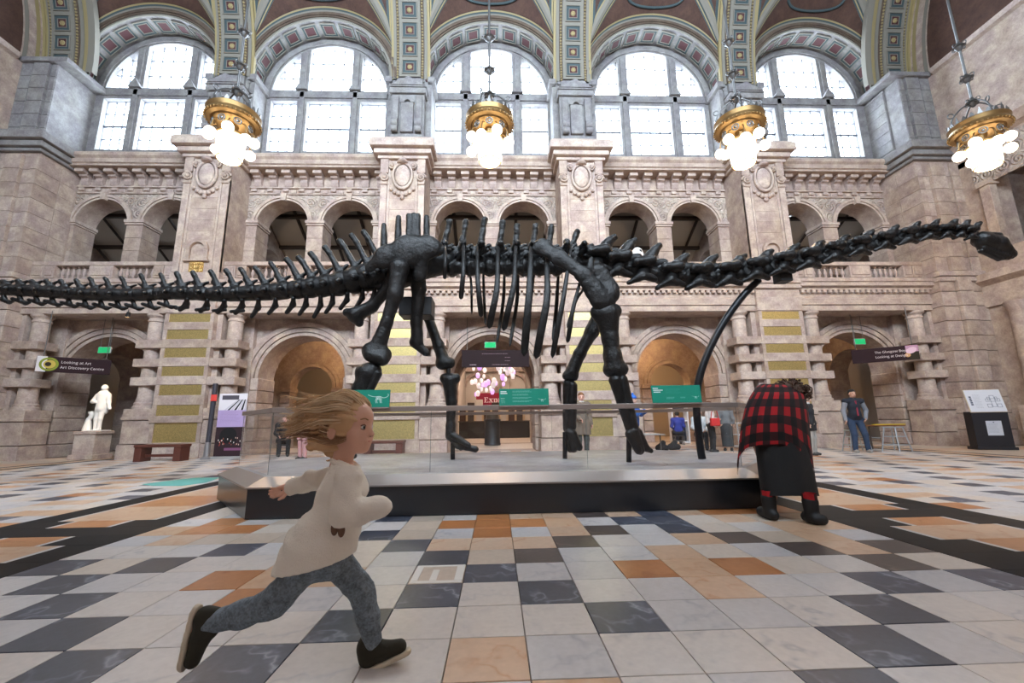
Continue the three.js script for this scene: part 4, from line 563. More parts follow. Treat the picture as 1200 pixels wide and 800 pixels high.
{ // hips
  boneMesh('sacrum', [[D(438, 324), D(520, 306), 17, 16], [D(470, 318), D(500, 305), 19, 18, .7], [D(450, 300), D(450, 264), 5, 3.4], [D(466, 296), D(467, 255), 5, 3.6], [D(479, 292), D(479, 253), 4, 3.4], [D(484, 292), D(485, 252), 4, 3.4], [D(489, 292), D(490, 253), 4, 3.4], [D(500, 294), D(500, 255), 4.6, 3.6], ...[-1, 1].map((s) => [D(470, 306), D(470, 304, s * .42), 10, 10])], { k: .035, cell: .014 });
  for (const s of [1, -1]) boneMesh('ilium', [[D(434, 313, s * .42), D(452, 301, s * .46), 6, 12, 2.6], [D(452, 301, s * .46), D(478, 293, s * .48), 12, 17, 2.6], [D(478, 293, s * .48), D(500, 290, s * .46), 17, 14, 2.6], [D(500, 290, s * .46), D(513, 292, s * .42), 13, 8, 2.4], [D(474, 305, s * .45), D(466, 318, s * .42), 11, 8, 1.4], [D(493, 303, s * .43), D(492, 322, s * .4), 9, 8, 1.4]], { k: .05, cell: .013, rough: .008, mat: s > 0 ? boneGrey : bone });
  for (const s of [1, -1]) boneMesh('ischium', [[D(462, 318, s * .3), D(454, 338, s * .2), 9, 7], [D(454, 338, s * .2), D(436, 359, s * .13), 7, 6.5], [D(436, 359, s * .13), D(417, 369, s * .1), 7, 9], [D(417, 369, s * .1), D(407, 366, s * .1), 9, 5], [D(418, 372, s * .1), D(421, 378, s * .1), 7, 5]], { k: .04 });
  for (const s of [1, -1]) boneMesh('pubis', [[D(490, 318, s * .3), D(491, 338, s * .22), 9, 8], [D(491, 338, s * .22), D(488, 378, s * .14), 8, 6.5], [D(488, 378, s * .14), D(489, 400, s * .1), 6.5, 7], [D(486, 401, s * .1), D(499, 413, s * .08), 6, 4.5]], { k: .04, mat: s > 0 ? boneGrey : bone });
  mesh('mount_bracket', [RB(...[D(470, 372), D(508, 351)].flatMap((p, i, q) => (i ? [] : [q[0].x, q[1].x, q[0].y, q[1].y])), DZ - .18, DZ + .18, .01)], black, dino);
  boneMesh('femur', [[D(466, 311, .36), D(468, 313, .5), 9, 10], [D(468, 316, .5), D(463, 345, .52), 10, 8], [D(463, 345, .52), D(453, 378, .5), 8, 6.3], [D(453, 378, .5), D(443, 406, .48), 6.3, 9], [D(434, 411, .48), D(449, 416, .48), 9, 9], [D(434, 416, .55), D(448, 421, .55), 7, 7]], { k: .05, cell: .012, mat: boneGrey });
  boneMesh('tibia', [[D(425, 436, .5), D(437, 434, .48), 8, 9], [D(432, 438, .5), D(424, 456, .5), 11, 10], [D(424, 456, .5), D(412, 488, .5), 9, 7], [D(412, 488, .5), D(404, 516, .5), 7, 8]], { k: .05 });
  boneMesh('fibula', [[D(442, 438, .56), D(432, 460, .56), 5, 4], [D(432, 460, .56), D(412, 516, .56), 4, 4]], {});
  boneMesh('knee_pin', [[D(440, 418, .5), D(437, 436, .5), 2.5, 2.5]], {});
  boneMesh('hind_foot', [[D(402, 518, .5), D(404, 531, .5), 7, 5], [D(402, 518, .44), D(408, 532, .4), 6, 4], [D(402, 518, .58), D(405, 534, .6), 6, 4], [D(404, 531, .5), D(412, 535, .5), 4.5, 3], [D(408, 532, .4), D(415, 534, .4), 4, 3]], {});
  boneMesh('femur', [[D(480, 318, -.36), D(484, 322, -.5), 9, 9], [D(484, 322, -.5), D(500, 368, -.5), 9, 6], [D(500, 368, -.5), D(514, 405, -.5), 6, 6.5], [D(514, 405, -.5), D(520, 424, -.5), 6.5, 8], [D(518, 426, -.5), D(527, 425, -.5), 8, 7]], { k: .05 });
  boneMesh('tibia', [[D(521, 443, -.5), D(534, 443, -.5), 6, 6], [D(527, 446, -.5), D(529, 470, -.5), 9, 6.5], [D(529, 470, -.5), D(528, 498, -.5), 6.5, 5], [D(528, 498, -.5), D(528, 510, -.5), 5.5, 6.5]], { k: .04 });
  boneMesh('knee_pin', [[D(525, 430, -.5), D(526, 442, -.5), 3, 3]], {});
  boneMesh('hind_foot', [[D(529, 512, -.5), D(537, 522, -.5), 5, 4], [D(531, 510, -.44), D(541, 516, -.42), 4.5, 3.6], [D(537, 522, -.5), D(547, 524, -.5), 4.4, 3.6], [D(547, 524, -.48), D(557, 526, -.46), 3.8, 4], [D(541, 516, -.42), D(549, 521, -.4), 3.6, 3], [D(530, 513, -.58), D(540, 525, -.6), 4, 3]], { k: .015, cell: .01 });
}
{ // trunk: vertebrae and ribs
  const spines = [[527, 257, 519], [546, 257, 541], [568, 254, 563], [589, 258, 585], [606, 262, 604], [628, 262, 623], [646, 263, 642], [676, 269, 663], [664, 280, 683]];
  spines.forEach(([tx, ty, cx], i) => {
    const cy = 312 - Math.max(0, i - 6) * 2, L = [[D(cx - 8.5, cy + 1), D(cx - 5, cy + 1), 11, 9], [D(cx - 5, cy + 1), D(cx + 5, cy + 1), 8, 8], [D(cx + 5, cy + 1), D(cx + 8.5, cy + 1), 9, 11.5], [D(cx + 1, cy - 4), D(cx + 1, 289), 6.5, 4.5, .8], [D(cx - 7, 300, .08), D(cx + 8, 293, .2), 2.4, 2.4], [D(cx - 5, cy - 8, .1), D(cx + 3, 290, .24), 2.4, 2.4], [D(cx - 6, 299), D(cx + 6, 298), 7, 7, 1.5], [D(cx, 290), D(lerp(cx, tx, .6), ty + 16), 5, 3.6], [D(lerp(cx, tx, .6), ty + 18), D(tx, ty + 3), 3.4, 4.2], [D(cx, 294), D(cx + 11, 288), 4.5, 3], [D(cx, 294), D(cx - 10, 291), 4.5, 3]];
    for (const s of [-1, 1]) L.push([D(cx, 292), D(cx + 2, 285, s * .3), 5, 3.6]);
    boneMesh('trunk_vertebra', L, { cell: .0125, k: .014, rough: .012 });
  });
  const ribAt = (pts, w, t, s) => { // a flattened curved rib
    const c = new THREE.CatmullRomCurve3(pts), n = 26, m = 10;
    return sheet(m, n, (u, v) => { const p = c.getPoint(v), tg = c.getTangent(v), sd = V(tg.y, -tg.x, 0).normalize(), nn = sd.clone().cross(tg).normalize(), a = u * 2 * Math.PI, e = Math.sqrt(Math.max(0, 1 - Math.pow(Math.abs(v * 2 - 1), 14))), ww = w * PX * (.66 + .4 * smooth(0, .8, v)) * e; return p.addScaledVector(sd, ww * Math.cos(a)).addScaledVector(nn, t * PX * e * Math.sin(a)); });
  };
  const near = [[[521, 284], [522, 305], [521, 327], 2.2], [[543, 282], [543, 318], [540, 351], 2.6], [[559, 286], [560, 330], [564, 372], 2.8], [[584, 284], [582, 340], [573, 385], 3.4], [[605, 282], [602, 335], [590, 388], 3.2], [[623, 284], [620, 345], [614, 418], 4], [[641, 295], [641, 350], [628, 421], 4], [[670, 286], [660, 350], [647, 420], 2.8], [[683, 318], [672, 360], [665, 402], 2.4]];
  near.forEach(([a, b, c, w], i) => mesh('rib', [ribAt([D(a[0], a[1], .18), D(lerp(a[0], b[0], .4), lerp(a[1], b[1], .4), .48), D(b[0], b[1], .66), D(lerp(b[0], c[0], .6), lerp(b[1], c[1], .6), .64), D(c[0], c[1], .5)], w, 1.7)], boneGrey, dino));
  const far = [[[548, 300], [552, 330], [553, 369], 1.6], [[566, 300], [567, 340], [569, 382], 1.9], [[592, 300], [590, 350], [582, 404], 2.2], [[608, 300], [606, 350], [597, 408], 2.4], [[628, 300], [622, 350], [616, 400], 2.4], [[655, 310], [652, 360], [648, 402], 2.6], [[690, 330], [676, 350], [664, 385], 2]];
  far.forEach(([a, b, c, w]) => mesh('rib', [ribAt([D(a[0], a[1], -.18), D(lerp(a[0], b[0], .5), lerp(a[1], b[1], .5), -.48), D(b[0], b[1], -.66), D(c[0], c[1], -.5)], w, 1.6)], bone, dino));
}
{ // shoulder and fore limbs
  for (const s of [1, -1]) boneMesh('scapula', [[D(634, 289, s * .4), D(655, 301, s * .5), 9, 8.5, 2.4], [D(630, 292, s * .4), D(638, 287, s * .42), 5, 7, 2.4], [D(655, 301, s * .5), D(684, 322, s * .56), 8.5, 8, 2.2], [D(684, 322, s * .56), D(703, 350, s * .56), 9, 12, 1.8], [D(703, 318, s * .5), D(715, 340, s * .5), 9, 11, 2.2], [D(712, 345, s * .5), D(708, 358, s * .52), 12, 10, 1.6], [D(693, 303, s * .52), D(690, 322, s * .54), 3, 5, 2]], { k: .05, cell: .013, rough: .008, mat: s > 0 ? boneGrey : bone });
  boneMesh('humerus', [[D(701, 366, .48), D(720, 364, .46), 9, 8, 1.4], [D(711, 368, .48), D(715, 396, .45), 14, 9, 1.3], [D(715, 396, .45), D(718, 418, .44), 9, 9], [D(718, 418, .44), D(721, 432, .44), 10, 11], [D(714, 433, .44), D(729, 432, .44), 7, 7]], { k: .05, mat: bone });
  boneMesh('radius', [[D(728, 445, .44), D(736, 475, .42), 7, 6], [D(736, 475, .42), D(743, 503, .4), 6, 5.4]], { k: .03 });
  boneMesh('ulna', [[D(721, 445, .46), D(730, 475, .42), 7, 5.6], [D(730, 475, .42), D(738, 503, .4), 5.6, 4.6]], { k: .03 });
  boneMesh('elbow_pin', [[D(722, 436, .44), D(724, 446, .44), 3, 3]], {});
  boneMesh('fore_foot', [[D(742, 506, .4), D(750, 527, .38), 6.5, 5], [D(747, 506, .36), D(757, 525, .34), 5, 4], [D(738, 508, .44), D(748, 528, .44), 5, 4], [D(757, 525, .34), D(763, 528, .34), 3.6, 2.6]], { k: .02, cell: .01 });
  boneMesh('humerus', [[D(700, 372, -.3), D(694, 388, -.32), 8, 9], [D(694, 388, -.32), D(679, 415, -.34), 8, 7], [D(679, 415, -.34), D(670, 436, -.35), 7.5, 8], [D(664, 440, -.35), D(672, 441, -.35), 5.5, 6]], { k: .045 });
  boneMesh('radius', [[D(671, 452, -.35), D(670, 500, -.35), 6, 5.4]], {}); boneMesh('ulna', [[D(665, 450, -.37), D(664, 502, -.37), 6, 4.6]], {});
  boneMesh('elbow_pin', [[D(668, 442, -.35), D(668, 452, -.35), 3, 3]], {});
  boneMesh('fore_foot', [[D(668, 506, -.35), D(672, 525, -.35), 6.5, 5], [D(671, 508, -.3), D(679, 524, -.3), 5, 4], [D(665, 508, -.4), D(668, 526, -.4), 4.6, 4]], { k: .02, cell: .01 });
}
{ // neck and skull
  const big = 1.5, c = [[703, 304], [728, 310], [757, 316], [790, 322], [824, 323], [858, 321], [890, 315], [921, 308], [951, 303], [981, 295], [1011, 288], [1040, 282], [1067, 276], [1091, 272], [1112, 271], [1128, 271], [1141, 273]], sz = [[700, 9.5], [760, 9], [830, 8.6], [900, 8], [960, 7.4], [1020, 6.6], [1080, 5.8], [1140, 4.6]];
  c.forEach(([x, y], i) => {
    const r = interp(sz, x) * big, [ax, ay] = c[Math.max(0, i - 1)], [bx, by] = c[Math.min(c.length - 1, i + 1)], l = [lerp(x, ax, .44), lerp(y, ay, .44)], q = [lerp(x, bx, .44), lerp(y, by, .44)], w = r * PX;
    const up = i < 1 ? 26 : i < 3 ? r * 2.1 : r * 1.75, L = [[D(l[0], l[1] + r * .25), D(q[0], q[1] + r * .25), r * .8, r * .55], [D(x - r * .2, y - r * .3), D(x + r * .75, y - up * .8), r * .72, r * .42], [D(x + r * .75, y - up * .8), D(x + r * 1.2, y - up), r * .42, r * .26], [D(x, y - r * .3), D(q[0] + r * .5, q[1] - r * .85), r * .6, r * .34], [D(x, y - r * .4), D(l[0] - r * .4, l[1] - r * .5), r * .6, r * .36]];
    for (const s of [-1, 1]) L.push([D(x - r * .2, y + r * .1), D(x - r * .3, y + r * .5, s * w * 1.7), r * .55, r * .42], [D(x - r * .3, y + r * .5, s * w * 1.7), D(x - r * 1.5, y + r * 1.15, s * w * 1.4), r * .4, r * .2], [D(x - r * .3, y + r * .5, s * w * 1.7), D(x + r * .8, y + r * .85, s * w * 1.5), r * .4, r * .26], [D(x + r * .5, y - r * .8, s * w), D(x - r * .8, y - r * .7, s * w * 1.2), r * .5, r * .42]);
    boneMesh('neck_vertebra', L, { cell: Math.max(.011, w * .12), k: .02, rough: .014 });
  });
  const sk = boneMesh('skull', [[D(1150, 281), D(1168, 286), 9.5, 10, .9], [D(1168, 286), D(1184, 297), 10, 5.5, .9], [D(1147, 286), D(1150, 290), 4, 4], [D(1150, 276), D(1168, 277), 5, 5, .8], [D(1152, 292), D(1181, 301), 4.6, 4, .9], [D(1184, 297), D(1187, 299), 5, 3.4]], { k: .03, cell: .009 });
  boneMesh('lower_jaw', [[D(1150, 294), D(1170, 303), 3.4, 3], [D(1170, 303), D(1186, 301), 3, 2.6]], { k: .02, cell: .009, parent: dino });
}
{ // steel that carries it
  const steel = std({ color: lin(.015, .016, .019), metalness: .5, roughness: .36 });
  const post = (px, y0, y1, dz, hook) => mesh('foot_post', [bar(V(D(px, y1, dz).x, .4275, DZ + dz), V(D(px, y0, dz).x, D(px, y0, dz).y, DZ + dz), .036, .036, 12), ...(hook ? [bar(D(px, y0, dz), D(px + 8, y0 - 5, dz), .036, .033, 12)] : [])], steel, dino);
  post(530.5, 519, 540, -.5); post(662, 506, 538, -.33); post(737, 511, 542, .4, true); post(405, 525, 540, .5);
  const q = [[889, 328], [872, 345], [848, 378], [829, 415], [819, 445], [816, 470], [818, 500], [821.5, 530]].map(([x, y]) => D(x, y, .1)); q.push(V(q[7].x + .01, .4275, q[7].z));
  mesh('neck_post', [tube(q, .055, 60, 12)], steel, dino).userData.label = 'bent black steel post carrying the neck';
  mesh('neck_clamp', [RB(D(911, 332, .1).x, D(925, 332, .1).x, D(912, 331, .1).y, D(912, 318, .1).y, DZ + .0, DZ + .2, .01)], black, dino);
}

// ------------------------------------------------------------------ chandeliers
const globeMat = std({ color: lin(.9, .85, .75), emissive: lin(1, .84, .62), emissiveIntensity: 3.4, roughness: .3 }), brass = std({ color: lin(.30, .19, .08), metalness: .9, roughness: .42 }), pewter = std({ color: lin(.16, .16, .16), metalness: .8, roughness: .4 });
function chandelier(label) {
  const o = thing('chandelier', label, 'chandelier', [0, 0, 0], 0, 'chandeliers hung in a row down the hall');   // origin: foot of the big drum lamp
  mesh('corona', [lathe([[.5, 1.04], [.6, 1.06], [.63, 1.12], [.6, 1.2], [.63, 1.3], [.6, 1.33], [.56, 1.32], [.55, 1.2], [.48, 1.1], [.5, 1.04]], 40), ...Array.from({ length: 40 }, (_, q) => new THREE.SphereGeometry(.028, 6, 5).translate(.63 * Math.cos(q * .15708), 1.09, .63 * Math.sin(q * .15708)))], brass, o);
  const crest = []; for (let q = 0; q < 24; q++) { const a = q / 24 * 2 * Math.PI; crest.push(extrude(shapeOf([[-.055, 0], [.055, 0], [.03, .08], [0, q % 3 ? .12 : .2], [-.03, .08]]), -.008, .008).translate(0, 1.33, .59).rotateY(a)); } mesh('cresting', [crest], pewter, o);
  mesh('dish', [lathe([[.04, .98], [.3, .97], [.46, 1.02], [.52, 1.1], [.5, 1.12], [.3, 1.02], [.04, 1.02]], 36)], brass, o);
  const med = []; for (let q = 0; q < 8; q++) { const a = q / 8 * 2 * Math.PI; med.push(new THREE.TorusGeometry(.08, .02, 6, 18).translate(0, .9, .45).rotateY(a), new THREE.SphereGeometry(.045, 8, 6).scale(1, 1, .4).translate(0, .9, .45).rotateY(a)); } mesh('medallion_ring', [med], pewter, o);
  mesh('drum_lamp', [lathe([[.02, .0], [.24, .005], [.29, .05], [.33, .6], [.34, .66], [.02, .66]], 32)], globeMat, o).userData.label = 'large glowing glass drum';
  mesh('drum_rim', [new THREE.TorusGeometry(.275, .014, 8, 36).rotateX(Math.PI / 2).translate(0, .03, 0), new THREE.TorusGeometry(.335, .03, 8, 36).rotateX(Math.PI / 2).translate(0, .66, 0), cyl(.08, .14, .34, 16).translate(0, .66, 0)], brass, o);
  for (let q = 0; q < 8; q++) { const a = (q + .5) / 8 * 2 * Math.PI, c = Math.cos(a), s = Math.sin(a), y = q % 2 ? .62 : .46, r = q % 2 ? .5 : .53; const g = mesh('globe_lamp', [new THREE.SphereGeometry(.135, 18, 14).translate(c * r, y, s * r)], globeMat, o); mesh('lamp_arm', [tube([V(c * .36, .95, s * .36), V(c * .46, .88, s * .46), V(c * r, y + .14, s * r)], .018, 10, 6), cyl(.05, .035, .05, 10).translate(c * r, y + .12, s * r)], brass, g); }
  for (let q = 0; q < 4; q++) { const a = q / 4 * 2 * Math.PI + .4, c = Math.cos(a), s = Math.sin(a); mesh('stay', [tube([V(c * .58, 1.34, s * .58), V(c * .5, 1.62, s * .5), V(c * .25, 1.9, s * .25), V(c * .05, 2.0, s * .05)], .02, 20, 6), new THREE.TorusGeometry(.07, .016, 6, 16).rotateY(-a).translate(c * .52, 1.72, s * .52)], pewter, o); }
  const top = 14; const kn = [cyl(.03, .03, top, 8).translate(0, 1.95, 0)];
  for (const y of [1.98, 2.75, 3.8]) kn.push(lathe([[.02, -.12], [.06, -.08], [.1, 0], [.15, .03], [.1, .08], [.05, .14], [.02, .2]], 12).translate(0, y, 0), ...[0, 1.57, 3.14, 4.71].map((a) => new THREE.TorusGeometry(.06, .014, 6, 12).translate(.13, 0, 0).rotateY(a).translate(0, y + .05, 0)));
  mesh('rod', [kn], pewter, o);
  return o;
}
const chandelierLabels = ['glowing brass chandelier in front of the pier left of the middle bays', 'glowing brass chandelier hanging before the middle window', 'glowing brass chandelier in front of the pier right of the middle bays', 'glowing brass chandelier hanging beside the right end wall'];
const ch0 = chandelier(chandelierLabels[0]);
[[267, 197], [574, 196], [873, 200], [1160, 203]].forEach(([px, py], i) => {
  const p = at(px, py, -10); let o = ch0; if (i) { o = ch0.clone(); o.name = numbered('chandelier'); scene.add(o); o.userData = { ...ch0.userData, label: chandelierLabels[i] }; } o.position.set(p.x, 7.62, -10);
  const l = new THREE.PointLight(lin(1, .66, .36), 11, 0, 2); l.name = 'chandelier_light'; l.position.set(p.x, 7.5, -10); l.castShadow = true; l.shadow.radius = 10; scene.add(l);
});

// ------------------------------------------------------------------ lamps of the aisle and of the court beyond
function ceilingLamp(x, y, z, I, color, label) {
  const o = thing('ceiling_lamp', label, 'lamp', [x, y, z]); mesh('fitting', [cyl(.1, .1, .05, 16)], brass, o); mesh('bulb_cover', [new THREE.SphereGeometry(.12, 14, 10, 0, 2 * Math.PI, Math.PI / 2, Math.PI / 2)], std({ color: lin(.9, .8, .6), emissive: color, emissiveIntensity: 4 }), o);
  const l = new THREE.PointLight(color, I, 0, 2); l.name = 'ceiling_lamp_light'; l.position.set(x, y - .2, z); l.castShadow = true; l.shadow.radius = 6; scene.add(l);
}
const warm = lin(1, .62, .3);
ceilingLamp(-6.4, 4.9, -17.6, 5, warm, 'warm ceiling lamp in the aisle behind the second bay from the left end wall');
ceilingLamp(6.2, 4.9, -17.6, 7, warm, 'warm ceiling lamp in the aisle behind the second bay from the right end wall');
ceilingLamp(7.2, 4.9, -23, 12, warm, 'warm ceiling lamp in the room beyond the seated visitors');
ceilingLamp(-6.8, 4.9, -23, 5, warm, 'warm ceiling lamp in the room behind the second bay from the left end wall');
ceilingLamp(13.2, 4.9, -17.6, 2, warm, 'faint ceiling lamp in the aisle of the right-hand end bay');
ceilingLamp(-1.6, 8.5, -26, 34, lin(1, .8, .66), 'ceiling lamp on the statue side of the far court');
ceilingLamp(1.6, 8.5, -31, 50, lin(1, .8, .66), 'ceiling lamp on the map stand side of the far court');
{ // egg-shaped stand-ins for hanging sculpted heads; their glow is added emission
  const m = [std({ color: lin(.8, .78, .8), emissive: lin(.9, .8, .9), emissiveIntensity: .25, roughness: .5 }), std({ color: lin(.7, .55, .8), emissive: lin(.62, .3, .95), emissiveIntensity: .5, roughness: .5 })], g = join(lathe([[.0, -.19], [.09, -.165], [.13, -.06], [.145, .05], [.11, .15], [.05, .2], [0, .205]], 12)), cord = join(bar(V(0, .26, 0), V(0, 3, 0), .004, .004, 4));
  const spots = [[562, 430], [568, 434], [555, 432], [560, 440], [567, 441], [557, 447], [566, 451], [561, 452], [564, 456], [572, 448], [575, 455], [579, 446], [581, 449], [584, 431], [586, 436], [589, 442], [592, 444], [594, 430], [597, 431], [599, 437], [601, 441], [590, 450], [600, 434], [591, 433], [577, 459], [570, 457], [560, 461], [558, 462], [556, 427], [564, 446], [569, 450], [587, 430], [595, 436], [602, 436], [578, 451], [553, 448]];
  spots.forEach(([px, py], i) => { const z = -23.4 - ((i * 17) % 36) * .42, p = at(px, py, z), o = thing('hanging_sculpture', i % 3 ? 'white egg-shaped lantern hanging in the far court' : 'violet-lit egg-shaped lantern hanging in the far court', 'sculpture', [p.x, p.y, p.z], 0, i % 3 ? 'white hanging sculptures in the far court' : 'violet hanging sculptures in the far court'); mesh('egg_head', g, i % 3 ? m[0] : m[1], o); mesh('cord', cord, pewter, o); });
}
function textBoard(o, w, h, px, draw, y = 0, z = .012) { mesh('print', new THREE.PlaneGeometry(w, h).translate(0, y + h / 2, z), std({ map: canvasTex(px, Math.round(px * h / w), draw), roughness: .85 }), o); }
{ // the court: sign, stairs, counter
  const a = at(558, 476, -30), b = at(602, 460, -30), w = b.x - a.x, h = b.y - a.y, o = thing('court_sign', 'dark red banner reading Expression in white in the far court', 'sign', [(a.x + b.x) / 2, a.y, -30]);
  mesh('board', [RB(-w / 2, w / 2, 0, h, -.02, .01, .005)], std({ color: lin(.3, .03, .07), roughness: .6 }), o); textBoard(o, w - .02, h - .02, 512, (g, W, H) => { g.fillStyle = '#8f1f3c'; g.fillRect(0, 0, W, H); g.fillStyle = '#f4e4ea'; g.font = 'bold ' + Math.round(H * .56) + 'px serif'; g.fillText('Expression', W * .2, H * .72); }, .01);
  mesh('sign_cords', [bar(V(-w * .4, h, 0), V(-w * .4, 9 - a.y, 0), .01), bar(V(w * .4, h, 0), V(w * .4, 9 - a.y, 0), .01)], pewter, o);
  const s = thing('shop_counter', 'dark counter across the floor of the far court', 'counter', [-.15, 0, -27]); mesh('front', [RB(-2.2, 2.2, 0, 1.0, -.4, 0, .02)], black, s); mesh('top', [RB(-2.3, 2.3, 1.0, 1.06, -.45, .05, .01)], darkWood, s);
  for (let i = 0; i < 9; i++) { const o2 = thing('display_case', ['red', 'dark brown', 'pale'][i % 3] + ' gilt-edged display case behind the dark counter', 'cabinet', [-2.3 + i * .55, 0, -29.2], 0, ['red', 'dark brown', 'pale'][i % 3] + ' display cases in the far court'); mesh('case_body', [RB(-.24, .24, 0, 2.1 + (i % 3) * .2, -.3, 0, .02)], [VC.red, darkWood, plaster][i % 3], o2); mesh('case_edge', [RB(-.25, -.21, 0, 2.1, 0, .03, .005), RB(.21, .25, 0, 2.1, 0, .03, .005)], gilt, o2); }
  const st = thing('far_staircase', 'stone staircase with balustrade rising in the far court', 'staircase', [-1.6, 0, -33]); for (let q = 0; q < 12; q++) mesh('step', [RB(-.8 + q * .16, 1.2, q * .18, (q + 1) * .18, -.6, .6, .01)], stone, st);
  const far = mesh('far_arches', [...[-5, -1.7, 1.6, 4.9].map((x) => ring(x, 4.2, 1.1, 1.4, -39.9, -39.6)), ...[-6.6, -3.35, -.05, 3.25, 6.5].map((x) => B(x - .4, x + .4, 0, 4.2, -39.9, -39.6)), B(-9, 9, 5.6, 6.0, -39.9, -39.4)], ST[0], wallAisle); void far;
  const bn = thing('litter_drum', 'black cylindrical drum standing in the middle archway', 'bin', [at(577, 520, -19).x, 0, -19]); mesh('drum', [lathe([[.0, 0], [.34, 0], [.36, .05], [.34, .1], [.34, 1.0], [.37, 1.04], [.37, 1.1], [.3, 1.12], [0, 1.12]], 24)], black, bn); mesh('drum_top', [lathe([[0, 1.12], [.3, 1.12], [.28, 1.3], [.1, 1.42], [0, 1.42]], 20)], std({ color: lin(.12, .09, .06), roughness: .4 }), bn);
}

// ------------------------------------------------------------------ wayfinding boards, exit signs, posters, furniture
function hangBoard(label, A, Bp, h, draw, extra) {            // a board between two ends, hung on rods
  const d = Bp.clone().sub(A), w = Math.hypot(d.x, d.z), o = thing('direction_board', label, 'sign', [(A.x + Bp.x) / 2, (A.y + Bp.y) / 2 - h / 2, (A.z + Bp.z) / 2], -Math.atan2(d.z, d.x));
  mesh('board', [RB(-w / 2, w / 2, 0, h, -.03, .01, .006)], std({ color: lin(.04, .006, .01), roughness: .85 }), o); textBoard(o, w - .01, h - .01, 1024, draw, .005);
  for (const s of [-1, 1]) mesh('hanger', [bar(V(s * w * .42, h, -.01), V(s * w * .42, 4.73 - o.position.y, -.01), .012)], pewter, o); return [o, w, h];
}
const maroon = '#240810', cream = '#d9cdcb';  // board colour darkened for the shadow it hangs in
hangBoard('maroon hanging board reading Looking at Art, with a green and yellow roundel', at(43, 421, -13.75), at(129, 435, -14.9), .5, (g, W, H) => { g.fillStyle = maroon; g.fillRect(0, 0, W, H); g.fillStyle = '#cfcacb'; g.fillRect(0, 0, W * .13, H); g.strokeStyle = '#7d8a2a'; g.lineWidth = H * .12; g.beginPath(); g.arc(W * .16, H * .5, H * .38, 0, 7); g.stroke(); g.fillStyle = '#b9a24a'; g.beginPath(); g.arc(W * .17, H * .5, H * .28, 0, 7); g.fill(); g.fillStyle = '#241b12'; g.beginPath(); g.arc(W * .15, H * .5, H * .14, 0, 7); g.fill(); g.fillStyle = cream; g.font = Math.round(H * .23) + 'px sans-serif'; g.fillText('Looking at Art', W * .31, H * .4); g.fillText('Art Discovery Centre', W * .31, H * .74); g.fillText('\u2191', W * .93, H * .76); });
hangBoard('maroon hanging board reading Looking at Design, with a pink picture at its end', at(999, 423, -14.9), at(1076, 407, -13.75), .5, (g, W, H) => { g.fillStyle = maroon; g.fillRect(0, 0, W, H); g.fillStyle = '#b58aa2'; g.fillRect(W * .82, 0, W * .18, H * .5); g.fillStyle = '#2b2416'; g.fillRect(W * .86, H * .45, W * .14, H * .55); g.fillStyle = '#c79a6a'; g.beginPath(); g.arc(W * .84, H * .66, H * .15, 0, 7); g.fill(); g.fillStyle = '#d8b6c6'; g.beginPath(); g.ellipse(W * .9, H * .35, H * .3, H * .2, -.5, 0, 7); g.fill(); g.fillStyle = cream; g.font = Math.round(H * .22) + 'px sans-serif'; g.fillText('The Glasgow Boys', W * .36, H * .4); g.fillText('Looking at Design', W * .36, H * .74); g.fillText('\u2192', W * .04, H * .76); });
hangBoard('wide dark maroon hanging board with small white lines over the middle arch', at(541, 421, -15.0), at(620, 419, -15.0), .62, (g, W, H) => { g.fillStyle = '#1c070d'; g.fillRect(0, 0, W, H); g.fillStyle = 'rgba(215,200,205,.75)'; g.font = Math.round(H * .12) + 'px sans-serif'; lines(g, W * .3, H * .2, W * .42, 1, 8, 12, 'rgba(200,180,188,.6)'); lines(g, W * .64, H * .42, W * .1, 1, 8, 12, 'rgba(200,180,188,.6)'); lines(g, W * .64, H * .62, W * .1, 1, 8, 12, 'rgba(200,180,188,.6)'); lines(g, W * .45, H * .84, W * .3, 1, 10, 12, 'rgba(200,180,188,.6)'); g.fillText('\u2193', W * .06, H * .93); lines(g, W * .12, H * .84, W * .12, 1, 10, 12, 'rgba(220,205,210,.8)'); });
for (const [px, py, z, label] of [[122, 410, -15.0, 'green emergency exit sign hung over the statue arch'], [574.5, 404, -15.3, 'green emergency exit sign hung over the middle arch'], [1008, 400, -15.0, 'green emergency exit sign hung over the right-hand end arch']]) {
  const p = at(px, py, z), o = thing('exit_sign', label, 'sign', [p.x, p.y - .09, z]); mesh('case', [RB(-.21, .21, -.02, .2, -.06, 0, .01)], std({ color: lin(.6, .6, .6), roughness: .5 }), o);
  mesh('sign_face', new THREE.PlaneGeometry(.4, .2).translate(0, .09, .003), std({ color: lin(.02, .3, .1), emissive: lin(.0, .5, .16), emissiveIntensity: .3, map: null }), o);
  for (const s of [-1, 1]) mesh('hanger', [bar(V(s * .16, .2, -.03), V(s * .16, 4.73 - p.y + .09, -.03), .008)], pewter, o);
}
